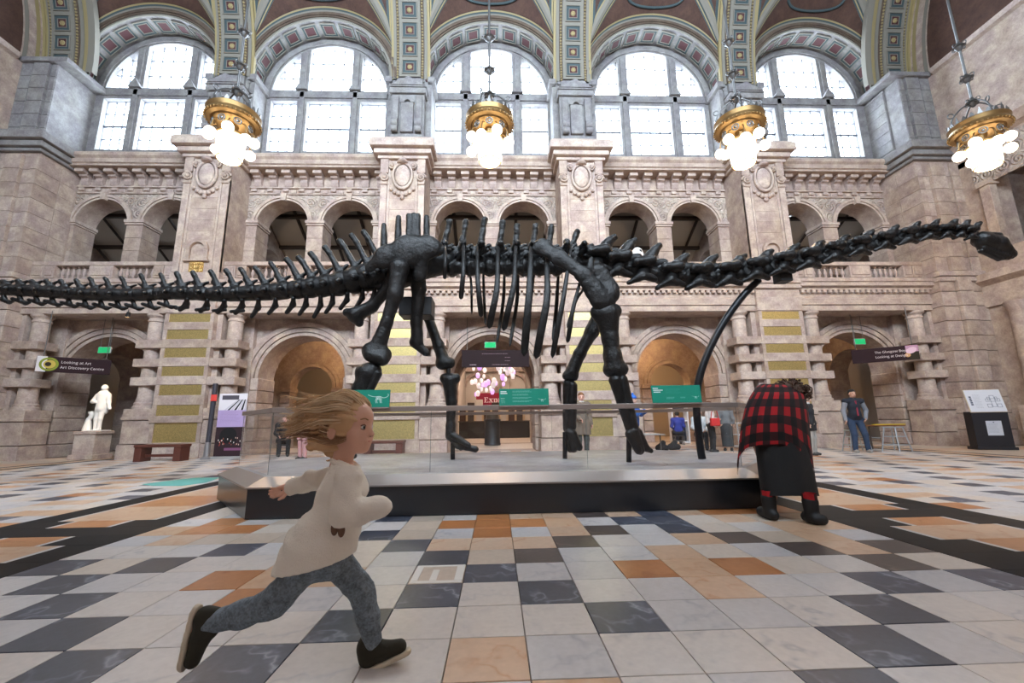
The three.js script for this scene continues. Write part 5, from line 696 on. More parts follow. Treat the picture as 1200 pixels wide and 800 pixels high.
{ const z = -13.6, a = at(252, 531, z), w = at(287, 500, z).x - at(254, 500, z).x, H = at(268, 461, z).y, o = thing('roller_banner', 'free-standing banner with a striped photograph, a lilac block and a concert picture', 'poster', [at(268, 520, z).x, 0, z]);
  mesh('base', [RB(-w / 2 - .04, w / 2 + .04, 0, .08, -.12, .1, .02)], std({ color: lin(.5, .5, .5), roughness: .4, metalness: .6 }), o); mesh('pole', [bar(V(0, .05, -.03), V(0, H, -.03), .014)], pewter, o); mesh('sheet', [B(-w / 2, w / 2, .08, H, -.006, 0)], std({ color: lin(.6, .58, .6), roughness: .6 }), o);
  textBoard(o, w, H - .08, 512, (g, W, Hh) => { g.fillStyle = '#d8d4da'; g.fillRect(0, 0, W, Hh * .27); for (let k = 0; k < 7; k++) { g.fillStyle = k % 2 ? '#26242c' : '#bdb8c2'; g.beginPath(); g.moveTo(W * (.2 + k * .12), Hh * .27); g.lineTo(W * (.28 + k * .12), Hh * .27); g.lineTo(W * (.7 + k * .05), Hh * .1); g.lineTo(W * (.66 + k * .05), Hh * .1); g.fill(); } g.fillStyle = '#4a4750'; g.fillRect(W * .1, Hh * .03, W * .6, Hh * .07); g.fillStyle = '#a793bd'; g.fillRect(0, Hh * .27, W, Hh * .27); lines(g, W * .1, Hh * .3, W * .7, 9, 4, 22, 'rgba(90,70,110,.5)'); g.fillStyle = '#2a161c'; g.fillRect(0, Hh * .54, W, Hh * .46); g.fillStyle = '#0d090c'; g.beginPath(); g.arc(W * .45, Hh * .68, W * .3, Math.PI, 0); g.fill(); g.fillRect(W * .15, Hh * .68, W * .6, Hh * .12); for (let k = 0; k < 26; k++) { g.fillStyle = ['#d9b8a8', '#a33a2c', '#e9ddd5', '#8a4a3a'][k % 4]; g.fillRect(W * (.1 + .8 * rnd()), Hh * (.7 + .12 * rnd()), 12, 26); } g.fillStyle = '#7a4a6a'; g.fillRect(W * .35, Hh * .87, W * .6, Hh * .04); }, .08, .002);
}
{ const z = -13.7, p = at(243, 525, z), o = thing('barrier_post', 'slim grey post with a red tag and a steel foot beside the banner', 'post', [p.x, 0, z]); mesh('pole', [bar(V(0, 0.02, 0), V(.02, 2.3, 0), .07, .07, 14)], std({ color: lin(.07, .07, .09), roughness: .4, metalness: .5 }), o); mesh('foot', [lathe([[0, 0], [.16, 0], [.16, .03], [.09, .08], [.075, .5], [0, .5]], 18)], std({ color: lin(.4, .4, .42), roughness: .35, metalness: .7 }), o); mesh('red_tag', [RB(-.02, .16, 1.75, 1.95, .06, .09, .01)], std({ color: lin(.7, .06, .05), roughness: .5 }), o); }
function bench(label, px0, px1, py, z) { const a = at(px0, py, z), b = at(px1, py, z), w = b.x - a.x, o = thing('bench', label, 'bench', [(a.x + b.x) / 2, 0, z]), m = std({ color: lin(.10, .03, .02), roughness: .45 }); mesh('seat', [RB(-w / 2, w / 2, .4, .48, -.22, .22, .015)], m, o); for (const s of [-1, 1]) mesh('leg', [RB(s * (w / 2 - .12) - .1, s * (w / 2 - .12) + .1, 0, .4, -.2, .2, .01)], m, o); mesh('back_rail', [RB(-w / 2 + .2, w / 2 - .2, .12, .2, -.03, .03, .01)], m, o); }
bench('dark red wooden bench before the left outer gold pier', 164, 219, 520, -13.2); bench('brown wooden bench before the gold pier behind the girl', 428, 474, 520, -13.4);
{ const z = -12.2, p = at(1166, 515, z), o = thing('map_stand', 'black lectern-like stand with a white floor plan and a white notice', 'stand', [p.x, 0, z], -.35); mesh('body', [extrude(shapeOf([[-.42, 0], [.42, 0], [.42, 1.1], [-.42, 1.1]]), -.34, 0), RB(-.46, .46, 0, .08, -.4, .06, .01)], std({ color: lin(.014, .016, .022), roughness: .4 }), o);
  const bd = mesh('plan_board', [RB(-.43, .43, 0, .7, -.03, 0, .01).rotateX(-.25).translate(0, 1.08, .02)], std({ color: lin(.5, .42, .3), roughness: .5 }), o); mesh('print', new THREE.PlaneGeometry(.83, .67).translate(0, .35, .004).rotateX(-.25).translate(0, 1.08, .02), std({ map: canvasTex(512, 412, (g, W, H) => { g.fillStyle = '#c9ced8'; g.fillRect(0, 0, W, H); g.fillStyle = '#3a4254'; for (let k = 0; k < 5; k++) g.fillRect(40, 120 + k * 36, 34, 26); lines(g, 100, 90, 120, 12, 4, 22, 'rgba(90,100,120,.6)'); g.strokeStyle = '#6a7486'; g.lineWidth = 7; for (const [x, y, w, h] of [[270, 170, 200, 50], [340, 110, 60, 210], [270, 270, 60, 60], [410, 270, 60, 60], [300, 140, 30, 60], [410, 140, 30, 60]]) g.strokeRect(x, y, w, h); }), roughness: .5 }), bd);
  mesh('notice', new THREE.PlaneGeometry(.36, .42).translate(.05, .62, .004), std({ map: canvasTex(256, 300, (g, W, H) => { g.fillStyle = '#b9bfca'; g.fillRect(0, 0, W, H); lines(g, 24, 60, 190, 9, 5, 22, 'rgba(80,90,110,.5)'); g.fillStyle = '#5a6474'; g.beginPath(); g.arc(W / 2, 30, 12, 0, 7); g.fill(); }), roughness: .6 }), o); }
function stool(name, label, x, z, hh, turn = 0, group) { const o = thing(name, label, 'stool', [x, 0, z], turn, group), m = std({ color: lin(.42, .46, .5), metalness: .5, roughness: .4 }); mesh('seat', [RB(-.2, .2, hh - .03, hh, -.17, .17, .01)], m, o); for (const sx of [-1, 1]) for (const sz of [-1, 1]) mesh('leg', [bar(V(sx * .17, hh - .03, sz * .14), V(sx * .28, 0, sz * .22), .018, .016, 8)], m, o); for (const y of [.18, .42]) { const k = lerp(.28, .17, y / hh), kz = lerp(.22, .14, y / hh); mesh('rung', [bar(V(-k, y, kz), V(k, y, kz), .014), bar(V(-k, y, -kz), V(k, y, -kz), .014), bar(V(k, y, -kz), V(k, y, kz), .014), bar(V(-k, y, -kz), V(-k, y, kz), .014)], m, o); } return o; }
stool('step_stool', 'grey metal step stool standing empty beside the man in the vest', at(1050, 520, -12.3).x, -12.3, .7, .3); stool('metal_stool', 'grey metal stool the man in the vest leans on', at(1005, 520, -12.5).x, -12.55, .62, -.2);
{ const z = -13.2, p = at(1035, 510, z), o = thing('cafe_table', 'small wooden table with a yellow strip behind the man in the vest', 'table', [p.x, 0, z]); mesh('top', [RB(-.5, .5, .7, .74, -.3, .3, .01)], std({ color: lin(.16, .07, .03), roughness: .5 }), o); mesh('yellow_strip', [RB(-.5, .5, .742, .77, .2, .3, .004)], std({ color: lin(.6, .42, .03), roughness: .5 }), o); for (const s of [-1, 1]) mesh('leg', [bar(V(s * .42, 0, 0), V(s * .42, .7, 0), .025)], darkWood, o); }
{ const z = -14.5, p = at(110, 520, z), o = thing('statue_pedestal', 'square stone pedestal under the marble statue', 'pedestal', [p.x - .05, 0, z]); mesh('block', [RB(-.32, .32, .16, .78, -.3, .3, .01)], ST[2], o); mesh('base', [RB(-.38, .38, 0, .16, -.36, .36, .02)], ST[0], o); mesh('cap', [RB(-.36, .36, .78, .88, -.34, .34, .02)], ST[0], o); }
{ // white marble figure of a standing man in a coat
  const base = at(110, 520, -14.5), m = std({ color: lin(.82, .78, .72), roughness: .55 }), o = thing('marble_statue', 'white marble statue of a standing man in a coat on a pedestal', 'statue', [base.x + .05, .882, -14.5]);
  const L = [[V(-.07, .05, 0), V(-.08, .38, .03), .06, .06], [V(-.08, .38, .03), V(-.06, .72, 0), .065, .09], [V(.08, .05, .05), V(.08, .38, .06), .055, .06], [V(.08, .38, .06), V(.05, .72, 0), .065, .09], [V(-.08, .02, .06), V(-.08, .03, -.02), .04, .045], [V(.09, .02, .13), V(.08, .03, .03), .04, .045], [V(0, .72, 0), V(0, .98, 0), .15, .14], [V(0, .98, 0), V(.01, 1.16, 0), .15, .16], [V(.01, 1.16, 0), V(.02, 1.26, .01), .11, .06], [V(-.1, .6, -.03), V(-.05, .95, -.05), .1, .12], [V(.1, .62, -.03), V(.06, .95, -.05), .09, .12], [V(-.17, 1.14, 0), V(-.28, .94, .02), .075, .065], [V(-.28, .94, .02), V(-.08, .92, .18), .06, .045], [V(.18, 1.14, 0), V(.23, .9, .02), .07, .06], [V(.23, .9, .02), V(.34, .74, .1), .055, .045], [V(.34, .74, .1), V(.38, .7, .12), .045, .04]];
  const hd = V(.04, 1.38, .03), f = (x, y, z) => { let d = ball(x, y, z, hd, .085, .115, .1); for (const [a, b, ra, rb] of L) d = smin(d, capsule(x, y, z, a, b, ra, rb), .03); d = smin(d, capsule(x, y, z, V(.05, 1.37, .12), V(.05, 1.35, .14), .018, .018), .02); return Math.max(d + .004 * perlin.noise(x * 30, y * 12, z * 30), .006 - y); };
  mesh('figure', boxUV(plain(skin(f, [-.5, -.03, -.3], [.5, 1.55, .35], .016))), m, o); mesh('plinth_slab', [RB(-.25, .25, 0, .03, -.2, .24, .005)], m, o); mesh('drapery', [tube([V(-.3, .02, 0), V(-.34, .3, .02), V(-.26, .5, 0), V(-.3, .62, .02)], .07, 20, 8), lathe([[0, 0], [.13, 0], [.1, .2], [.05, .42], [0, .44]], 10).translate(-.32, .01, .02)], m, o);
}
{ // spot lamp on the entablature, trained on the statue
  const p = V(-11.9, 4.55, -13.75), t = V(at(110, 520, -14.5).x, 1.6, -14.5), o = thing('spot_lamp', 'small black spot lamp under the entablature trained on the marble statue', 'lamp', [p.x, p.y, p.z]), d = t.clone().sub(p).normalize();
  mesh('housing', [bar(d.clone().multiplyScalar(-.1), d.clone().multiplyScalar(.06), .05, .07, 14), bar(V(0, 0, 0), V(0, .18, 0), .012)], black, o); mesh('lamp_face', [bar(d.clone().multiplyScalar(.061), d.clone().multiplyScalar(.066), .06, .06, 14)], std({ color: lin(.9, .8, .6), emissive: warm, emissiveIntensity: 3 }), o);
  const l = new THREE.SpotLight(lin(1, .72, .45), 20, 0, .24, .5, 2); l.name = 'spot_lamp_light'; l.position.copy(p).addScaledVector(d, .1); l.target.position.copy(t); l.castShadow = true; scene.add(l, l.target);
}
{ // things on the gallery parapet
  const z = -14.44, p = at(747, 300, z), o = thing('white_ornament', 'white rounded ornament with a dark hollow on the gallery parapet', 'ornament', [p.x, 6.59, z]); mesh('shell', [lathe([[0, 0], [.2, 0], [.22, .05], [.215, .35], [.17, .5], [.08, .58], [0, .6]], 24)], std({ color: lin(.85, .84, .82), roughness: .6 }), o); mesh('hollow', [new THREE.SphereGeometry(.07, 12, 8).scale(1, 1.2, .5).translate(.05, .38, .17)], black, o);
  const q = at(986, 300, z), b = thing('dark_bust', 'dark bronze bust standing on the parapet of the right-hand end bay', 'bust', [q.x, 6.59, z]); const hd = V(0, .62, 0); mesh('head', boxUV(plain(skin((x, y, zz) => smin(smin(ball(x, y, zz, hd, .2, .25, .22), capsule(x, y, zz, V(0, .2, 0), V(0, .5, 0), .12, .11), .05), ball(x, y, zz, V(0, .12, 0), .36, .16, .22), .06), [-.42, 0, -.3], [.42, .92, .3], .025))), std({ color: lin(.015, .015, .016), roughness: .4 }), b);
}
{ const a = atY(186, 565, .0), o = tag(mesh('floor_sticker', [extrude(shapeOf([[0, 0], [.34, -.22], [.9, -.3], [1.05, .1], [.85, .8], [.35, .85], [.15, .45]]), 0, .003).rotateX(-Math.PI / 2).translate(a.x - .1, .0008, a.z + .25)], std({ color: lin(.12, .45, .42), roughness: .5 })), 'pale teal footprint-shaped sticker on the tiles left of the plinth', 'sticker'); void o; }

// ------------------------------------------------------------------ people
function rebase(o, x, y, z) { o.position.set(x, y, z); for (const c of o.children) c.position.sub(o.position); }
function sheetUV(nu, nv, f, su, sv) { const g = sheet(nu, nv, f), uv = []; for (let j = 0; j <= nv; j++) for (let i = 0; i <= nu; i++) uv.push(i / nu * su, j / nv * sv); g.setAttribute('uv', new THREE.Float32BufferAttribute(uv, 2)); return g; }
const skinMat = (r, g, b) => phys({ color: lin(r, g, b), roughness: .5, sheen: .3, sheenRoughness: .5 });
const cloth = (r, g, b, ro = .9) => std({ color: lin(r, g, b), roughness: ro, bumpMap: stoneBump, bumpScale: .002 });
const limbs = (x, y, z, L, k) => { let d = 1e9; for (const [a, b, ra, rb] of L) { const q = capsule(x, y, z, a, b, ra, rb); d = d > 1e8 ? q : smin(d, q, k); } return d; };
function boundsOf(L, pad = .03) { const lo = [1e9, 1e9, 1e9], hi = [-1e9, -1e9, -1e9]; for (const [a, b, ra, rb] of L) for (const p of [a, b]) ['x', 'y', 'z'].forEach((c, i) => { const r = Math.max(ra, rb) + pad; lo[i] = Math.min(lo[i], p[c] - r); hi[i] = Math.max(hi[i], p[c] + r); }); return [lo, hi]; }
const solid = (L, cell, k = .03, fn) => { const [lo, hi] = boundsOf(L); return boxUV(plain(skin((x, y, z) => { const d = limbs(x, y, z, L, k); return fn ? fn(d, x, y, z) : d; }, lo, hi, cell))); };
function handLimbs(w, dir, up, s = 1, curl = .6) {            // palm, four fingers and a thumb from the wrist w; dir: along the hand, up: towards the thumb
  dir = dir.clone().normalize(); up = up.clone().addScaledVector(dir, -up.dot(dir)).normalize(); const out = dir.clone().cross(up), P = (a, b, c) => w.clone().addScaledVector(dir, a * s).addScaledVector(up, b * s).addScaledVector(out, c * s);
  const L = [[P(0, .012, 0), P(.055, .024, 0), .02 * s, .016 * s], [P(0, -.012, 0), P(.055, -.02, 0), .02 * s, .015 * s]];
  [[.026, .04, .0095], [.009, .045, .0095], [-.008, .041, .009], [-.024, .032, .0085]].forEach(([b, l, r]) => { const a = P(.06, b, 0), m = P(.06 + l * Math.cos(curl * .6), b * 1.1, l * Math.sin(curl * .6)), e = P(.06 + l * Math.cos(curl * .6) + l * .75 * Math.cos(curl * 1.6), b * 1.12, l * Math.sin(curl * .6) + l * .75 * Math.sin(curl * 1.6)); L.push([a, m, r * s, r * .95 * s], [m, e, r * .95 * s, r * .8 * s]); });
  const t0 = P(.015, .026, .004), t1 = P(.042, .05, .014), t2 = P(.065, .056, .022); L.push([t0, t1, .012 * s, .0105 * s], [t1, t2, .0105 * s, .0085 * s]); return L;
}
function figure(c) {                                          // a visitor: body, clothes, shoes and hair, facing local +z
  const s = (c.h ?? 1.72) / 1.75, J = { neck: [0, 1.47, -.01], chest: [0, 1.28, 0], waist: [0, 1.05, 0], hipL: [.1, .92, 0], hipR: [-.1, .92, 0], kneeL: [.11, .5, .03], kneeR: [-.11, .5, .03], ankL: [.11, .09, 0], ankR: [-.11, .09, 0], shL: [.19, 1.41, 0], shR: [-.19, 1.41, 0], elL: [.25, 1.14, -.02], elR: [-.25, 1.14, -.02], wrL: [.26, .89, .06], wrR: [-.26, .89, .06], head: [0, 1.62, .02] };
  Object.assign(J, c.pose ?? {}); const j = {}; for (const k in J) j[k] = V(...J[k]).multiplyScalar(s);
  const o = thing('person', c.label, 'person', [c.x, c.y ?? 0, c.z], c.turn ?? 0, c.group), S = (L) => L.map(([a, b, ra, rb]) => [j[a], j[b], ra * s, rb * s]);
  const sk = skinMat(...(c.skin ?? [.62, .38, .28])), core = S([['hipL', 'hipR', .1, .1], ['waist', 'hipL', .09, .09], ['waist', 'chest', .1, .12], ['chest', 'neck', .11, .055], ['neck', 'head', .052, .055], ['shL', 'shR', .06, .06], ['hipL', 'kneeL', .075, .055], ['hipR', 'kneeR', .075, .055], ['kneeL', 'ankL', .052, .04], ['kneeR', 'ankR', .052, .04], ['shL', 'elL', .048, .04], ['shR', 'elR', .048, .04], ['elL', 'wrL', .04, .028], ['elR', 'wrR', .04, .028]]);
  const h = j.head, yaw = c.look ?? 0, F = V(Math.sin(yaw), 0, Math.cos(yaw)), X = V(Math.cos(yaw), 0, -Math.sin(yaw)), hp = (x, y, z) => { const a = x - h.x, b = z - h.z; return [a * X.x + b * X.z, y - h.y, a * F.x + b * F.z]; };
  const headF = (x, y, z) => { const [a, b, q] = hp(x, y, z); let d = ball(a, b, q, V(0, .025 * s, -.01 * s), .077 * s, .095 * s, .097 * s); d = smin(d, ball(a, b, q, V(0, -.05 * s, .03 * s), .055 * s, .07 * s, .06 * s), .03 * s); d = smin(d, capsule(a, b, q, V(0, .0, .085 * s), V(0, -.035 * s, .105 * s), .01 * s, .014 * s), .012); for (const e of [-1, 1]) { d = smin(d, ball(a, b, q, V(e * .079 * s, -.01 * s, -.005 * s), .012 * s, .03 * s, .02 * s), .008); d = Math.max(d, -ball(a, b, q, V(e * .032 * s, .0, .097 * s), .014 * s)); } return smin(d, capsule(x, y, z, j.neck, h, .052 * s, .05 * s), .02); };
  const gs = [solid(core, .018 * s, .04), boxUV(plain(skin(headF, [h.x - .13 * s, h.y - .18 * s, h.z - .14 * s], [h.x + .13 * s, h.y + .15 * s, h.z + .15 * s], .0075)))];
  for (const q of ['L', 'R']) gs.push(solid(handLimbs(j['wr' + q], j['wr' + q].clone().sub(j['el' + q]), V(0, .3, 1), s), .006, .006));
  mesh('body', mergeGeometries(gs), sk, o);
  const ey = []; for (const e of [-1, 1]) ey.push(new THREE.SphereGeometry(.011 * s, 8, 6).translate(...h.clone().addScaledVector(X, e * .032 * s).addScaledVector(F, .082 * s).toArray())); mesh('eyes', [ey], std({ color: lin(.02, .015, .012), roughness: .2 }), o);
  mesh('mouth', [bar(h.clone().addScaledVector(X, -.022 * s).addScaledVector(F, .086 * s).add(V(0, -.072 * s, 0)), h.clone().addScaledVector(X, .022 * s).addScaledVector(F, .086 * s).add(V(0, -.072 * s, 0)), .006 * s, .006 * s, 6)], std({ color: lin(.4, .12, .1), roughness: .5 }), o);
  const t = c.fat ?? 1, hem = (c.hem ?? .84) * s, topL = S([['waist', 'chest', .135 * t, .15 * t], ['chest', 'neck', .14 * t, .07], ['shL', 'shR', .085 * t, .085 * t], ['waist', 'hipL', .13 * t, .12 * t], ['waist', 'hipR', .13 * t, .12 * t]]);
  if (hem < .8 * s && !c.sit) topL.push([j.hipL, j.kneeL, .13 * t * s, .11 * t * s], [j.hipR, j.kneeR, .13 * t * s, .11 * t * s]);
  const sleeves = S([['shL', 'elL', .072 * t, .06 * t], ['shR', 'elR', .072 * t, .06 * t], ['elL', 'wrL', .06 * t, .045], ['elR', 'wrR', .06 * t, .045]]);
  if (c.vest) { mesh('sleeves', solid(sleeves, .012, .02), cloth(...c.vest), o); mesh('vest', solid(topL, .013, .05, (d, x, y) => Math.max(d, hem - y)), cloth(...c.top), o); mesh('zip', [bar(V(0, 1.0 * s, .15 * s), V(0, 1.42 * s, .125 * s), .02 * s, .02 * s, 6)], cloth(.25, .02, .04), o); }
  else mesh(c.topName ?? 'jacket', solid([...topL, ...sleeves], .013, .05, (d, x, y, z) => Math.max(d + .004 * perlin.noise(x * 22, y * 14, z * 22), c.sit ? -9 : hem - y)), cloth(...c.top), o);
  if (c.collar) mesh('collar', [new THREE.TorusGeometry(.075 * s, .026 * s, 8, 18).rotateX(1.35).translate(j.neck.x, j.neck.y + .01, j.neck.z)], cloth(...c.collar), o);
  if (c.skirt) mesh('skirt', [lathe([[.15, .98], [.2, .85], [.2, .5], [.19, .16], [.17, .16], [.17, .5]].map(([r, y]) => [r * s, y * s]), 24)], cloth(...c.bottom), o);
  else mesh('trousers', solid(S([['hipL', 'hipR', .125, .125], ['hipL', 'kneeL', .1, .075], ['hipR', 'kneeR', .1, .075], ['kneeL', 'ankL', .072, .062], ['kneeR', 'ankR', .072, .062]]), .013, .03, (d, x, y) => Math.max(d, .05 * s - y + (c.sit ? -9 : 0))), cloth(...c.bottom), o);
  for (const q of ['L', 'R']) { const a = j['ank' + q]; mesh('shoe', solid([[a.clone().add(V(0, -.045 * s, -.05 * s)), a.clone().add(V(0, -.05 * s, .06 * s)), .045 * s, .042 * s], [a.clone().add(V(0, -.05 * s, .06 * s)), a.clone().add(V(0, -.055 * s, .13 * s)), .042 * s, .034 * s], [a.clone(), a.clone().add(V(0, -.04 * s, 0)), .045 * s, .05 * s]], .01, .02, (d, x, y) => Math.max(d, a.y - .088 * s - y)), cloth(...(c.shoes ?? [.03, .03, .03]), .5), o); }
  if (c.hat) { mesh('hat', [boxUV(plain(skin((x, y, z) => { const [a, b, q] = hp(x, y, z); return Math.max(ball(a, b, q, V(0, .04 * s, -.01 * s), .1 * s, .11 * s, .115 * s), .03 * s - b - .2 * q * 0); }, [h.x - .16, h.y - .05, h.z - .16], [h.x + .16, h.y + .2, h.z + .16], .009)))], cloth(...c.hat), o); mesh('bobble', [new THREE.SphereGeometry(.035 * s, 10, 8).translate(h.x, h.y + .165 * s, h.z)], cloth(...c.hat), o); }
  else mesh('hair', boxUV(plain(skin((x, y, z) => { const [a, b, q] = hp(x, y, z); const cap = ball(a, b, q, V(0, .035 * s, -.018 * s), .09 * s, .1 * s, .104 * s), cut = Math.max(q - .055 * s, -b * .0 + (q > .02 * s ? .045 * s - b : -9)); let d = Math.max(cap, Math.min(q > 0 ? .05 * s - b : (c.long ? -.2 : -.05) * s - b, 9)); if (c.long) d = Math.min(d, Math.max(capsule(a, b, q, V(0, 0, -.05 * s), V(0, -.17 * s, -.06 * s), .085 * s, .07 * s), q - .01)); void cut; return d + .006 * perlin.noise(x * 60, y * 60, z * 60); }, [h.x - .15, h.y - .3, h.z - .17], [h.x + .15, h.y + .17, h.z + .15], .009))), cloth(...(c.hair ?? [.05, .03, .02])), o);
  return o;
}
const X = (px, py, z) => at(px, py, z).x;
figure({ label: 'man in a brown coat with pale collar looking down behind the plinth', x: X(682, 500, -11.6), z: -11.6, h: 1.76, turn: .3, look: -.3, fat: 1.12, hem: .62, top: [.17, .135, .105], bottom: [.05, .055, .05], collar: [.6, .57, .52], hair: [.2, .09, .04], skin: [.66, .38, .3], pose: { elR: [-.27, 1.16, .05], wrR: [-.18, 1.02, .26] } });
figure({ label: 'visitor in a bright blue jacket and blue bobble hat raising a phone', x: X(743, 500, -11.8), z: -11.8, h: 1.68, turn: 1.0, fat: 1.1, hem: .8, top: [.02, .12, .46], bottom: [.055, .055, .05], hat: [.03, .14, .55], pose: { elR: [-.24, 1.2, .16], wrR: [-.12, 1.3, .36], elL: [.24, 1.2, .16], wrL: [.12, 1.28, .36] } });
figure({ label: 'bearded man in a dark navy vest with grey sleeves leaning on a metal stool', x: X(1006, 500, -12.1), z: -12.15, h: 1.8, turn: -.25, look: .1, hem: .86, top: [.014, .018, .03], vest: [.2, .21, .24], bottom: [.025, .045, .09], shoes: [.3, .28, .26], hair: [.014, .011, .01], skin: [.5, .28, .2], pose: { hipL: [.1, .9, -.08], hipR: [-.1, .9, -.08], kneeL: [.14, .49, .06], kneeR: [-.14, .49, .1], ankL: [.16, .09, .06], ankR: [-.17, .09, .1], elL: [.31, 1.14, -.06], wrL: [.22, .92, .04], elR: [-.28, 1.14, .0], wrR: [-.3, .88, .1] } });
figure({ label: 'woman in a white top and black trousers with a red shoulder bag in the arch', x: X(833, 500, -13.3), z: -13.3, h: 1.56, turn: 1.4, hem: .86, top: [.72, .7, .7], bottom: [.02, .02, .022], hair: [.12, .05, .03], long: true, pose: { elL: [.22, 1.15, .1], wrL: [.1, 1.1, .28] } });
figure({ label: 'visitor in a grey top and long charcoal skirt standing in the arch', x: X(851, 500, -13.5), z: -13.5, h: 1.52, turn: 2.8, hem: .95, top: [.16, .17, .18], bottom: [.04, .043, .046], skirt: true, hair: [.25, .24, .24], long: true });
const sitting = { hipL: [.1, .5, 0], hipR: [-.1, .5, 0], kneeL: [.13, .5, .42], kneeR: [-.13, .5, .42], ankL: [.13, .09, .42], ankR: [-.13, .09, .42], waist: [0, .65, 0], chest: [0, .88, .01], neck: [0, 1.06, .02], head: [0, 1.21, .05], shL: [.19, 1.0, 0], shR: [-.19, 1.0, 0], elL: [.24, .74, .06], elR: [-.24, .74, .06], wrL: [.14, .62, .28], wrR: [-.14, .62, .28] };
figure({ label: 'seated visitor in a royal blue jacket with back turned in the arch', x: X(795, 505, -17.2), z: -17.2, h: 1.72, turn: 2.9, sit: true, top: [.03, .05, .3], bottom: [.02, .02, .025], hair: [.03, .025, .02], pose: sitting });
figure({ label: 'seated visitor in a pale shirt facing out of the arch', x: X(821, 505, -14.3), z: -14.3, h: 1.74, turn: -.4, sit: true, top: [.5, .56, .6], bottom: [.02, .02, .022], hair: [.5, .42, .36], pose: sitting });
figure({ label: 'seated visitor in black under the arch behind the girl', x: X(333, 505, -14.5), z: -14.5, h: 1.72, turn: .5, sit: true, top: [.014, .014, .016], bottom: [.012, .012, .014], skin: [.66, .38, .33], pose: sitting });
figure({ label: 'visitor in a pale pink hat and pink coat behind the girl', x: X(357, 500, -13.0), z: -13.0, h: 1.62, turn: -.5, hem: .6, top: [.55, .3, .3], bottom: [.5, .27, .27], hat: [.7, .4, .42] });
figure({ label: 'visitor in a white top and open black coat half hidden by the plaid shawl', x: X(949, 500, -11.5), z: -11.5, h: 1.62, turn: .6, hem: .7, top: [.02, .02, .024], bottom: [.35, .33, .3], collar: [.6, .6, .6] });
for (const [px, z, label] of [[795, -17.2, 'cafe stool under the visitor in royal blue'], [821, -14.3, 'cafe stool under the visitor in the pale shirt'], [333, -14.5, 'cafe stool under the visitor in black']]) { const o = thing('cafe_stool', label, 'stool', [X(px, 505, z), 0, z], px === 795 ? 2.9 : px === 333 ? .5 : -.4); mesh('seat', [RB(-.19, .19, .33, .365, -.19, .19, .01)], black, o); for (const a of [-1, 1]) for (const b of [-1, 1]) mesh('leg', [bar(V(a * .16, 0, b * .16), V(a * .16, .33, b * .16), .014)], pewter, o); mesh('rung', [bar(V(-.16, .15, .16), V(.16, .15, .16), .01), bar(V(-.16, .15, -.16), V(.16, .15, -.16), .01)], pewter, o); }
{ const z = -12.95, o = thing('shoulder_bag', 'small red bag hanging from the woman in white', 'bag', [X(838.5, 500, z), .78, z]); mesh('pouch', [RB(-.14, .14, 0, .24, -.06, .06, .03)], cloth(.55, .03, .03), o); mesh('strap', [tube([V(-.12, .23, 0), V(-.04, .46, -.03), V(.08, .5, -.05), V(.12, .23, 0)], .012, 16, 6)], cloth(.4, .02, .02), o); }
{ const z = -13.6, o = thing('white_cart', 'white metal frame trolley beside the arch pier', 'trolley', [X(869, 510, z), 0, z]), m = std({ color: lin(.6, .62, .64), roughness: .4 }); for (const a of [-1, 1]) for (const b of [-1, 1]) mesh('upright', [bar(V(a * .22, 0, b * .2), V(a * .22, .85, b * .2), .02)], m, o); for (const y of [.12, .48, .84]) mesh('shelf', [RB(-.24, .24, y, y + .03, -.22, .22, .005)], m, o); }
{ const z = -18.2, o = thing('white_display_unit', 'white framed display unit with dark panes in the room beyond the arch', 'cabinet', [X(795, 490, z), 0, z]), m = std({ color: lin(.75, .75, .76), roughness: .4 }); mesh('frame', [RB(-.36, -.3, 0, 1.75, -.2, .2, .01), RB(.3, .36, 0, 1.75, -.2, .2, .01), ...[.02, .9, 1.3, 1.7].map((y) => RB(-.3, .3, y, y + .06, -.2, .2, .01))], m, o); mesh('dark_pane', [RB(-.3, .3, 1.36, 1.7, -.1, -.06, .005), RB(-.3, .3, .08, .9, -.1, -.06, .005)], std({ color: lin(.02, .025, .04), roughness: .2 }), o); }
for (const [px, z, label] of [[776, -13.9, 'black bag slumped on the floor by the column'], [790, -14.3, 'black rucksack standing by the seated visitors']]) { const o = thing('black_bag', label, 'bag', [X(px, 518, z), 0, z]); mesh('sack', solid([[V(-.14, .1, 0), V(.12, .1, 0), .1, .09], [V(-.05, .14, 0), V(.03, .26, 0), .11, .08]], .02, .05), cloth(.012, .012, .014), o); mesh('strap', [tube([V(-.06, .3, .05), V(-.1, .2, .13), V(-.06, .08, .1)], .012, 14, 6)], black, o); }
{ const z = -13.4, o = thing('paper_stack_table', 'low glass-topped table with papers by the column', 'table', [X(764, 515, z), 0, z - .2]); mesh('top', [RB(-.4, .4, .52, .55, -.3, .3, .01)], std({ color: lin(.3, .3, .3), roughness: .3 }), o); for (const a of [-1, 1]) mesh('leg', [bar(V(a * .34, 0, 0), V(a * .34, .52, 0), .02), bar(V(a * .34, .02, -.2), V(a * .34, .02, .2), .02)], pewter, o); mesh('papers', [RB(-.3, .0, .552, .575, -.15, .15, .004), RB(.05, .3, .552, .565, -.2, .1, .004)], std({ color: lin(.55, .52, .48), roughness: .8 }), o); }

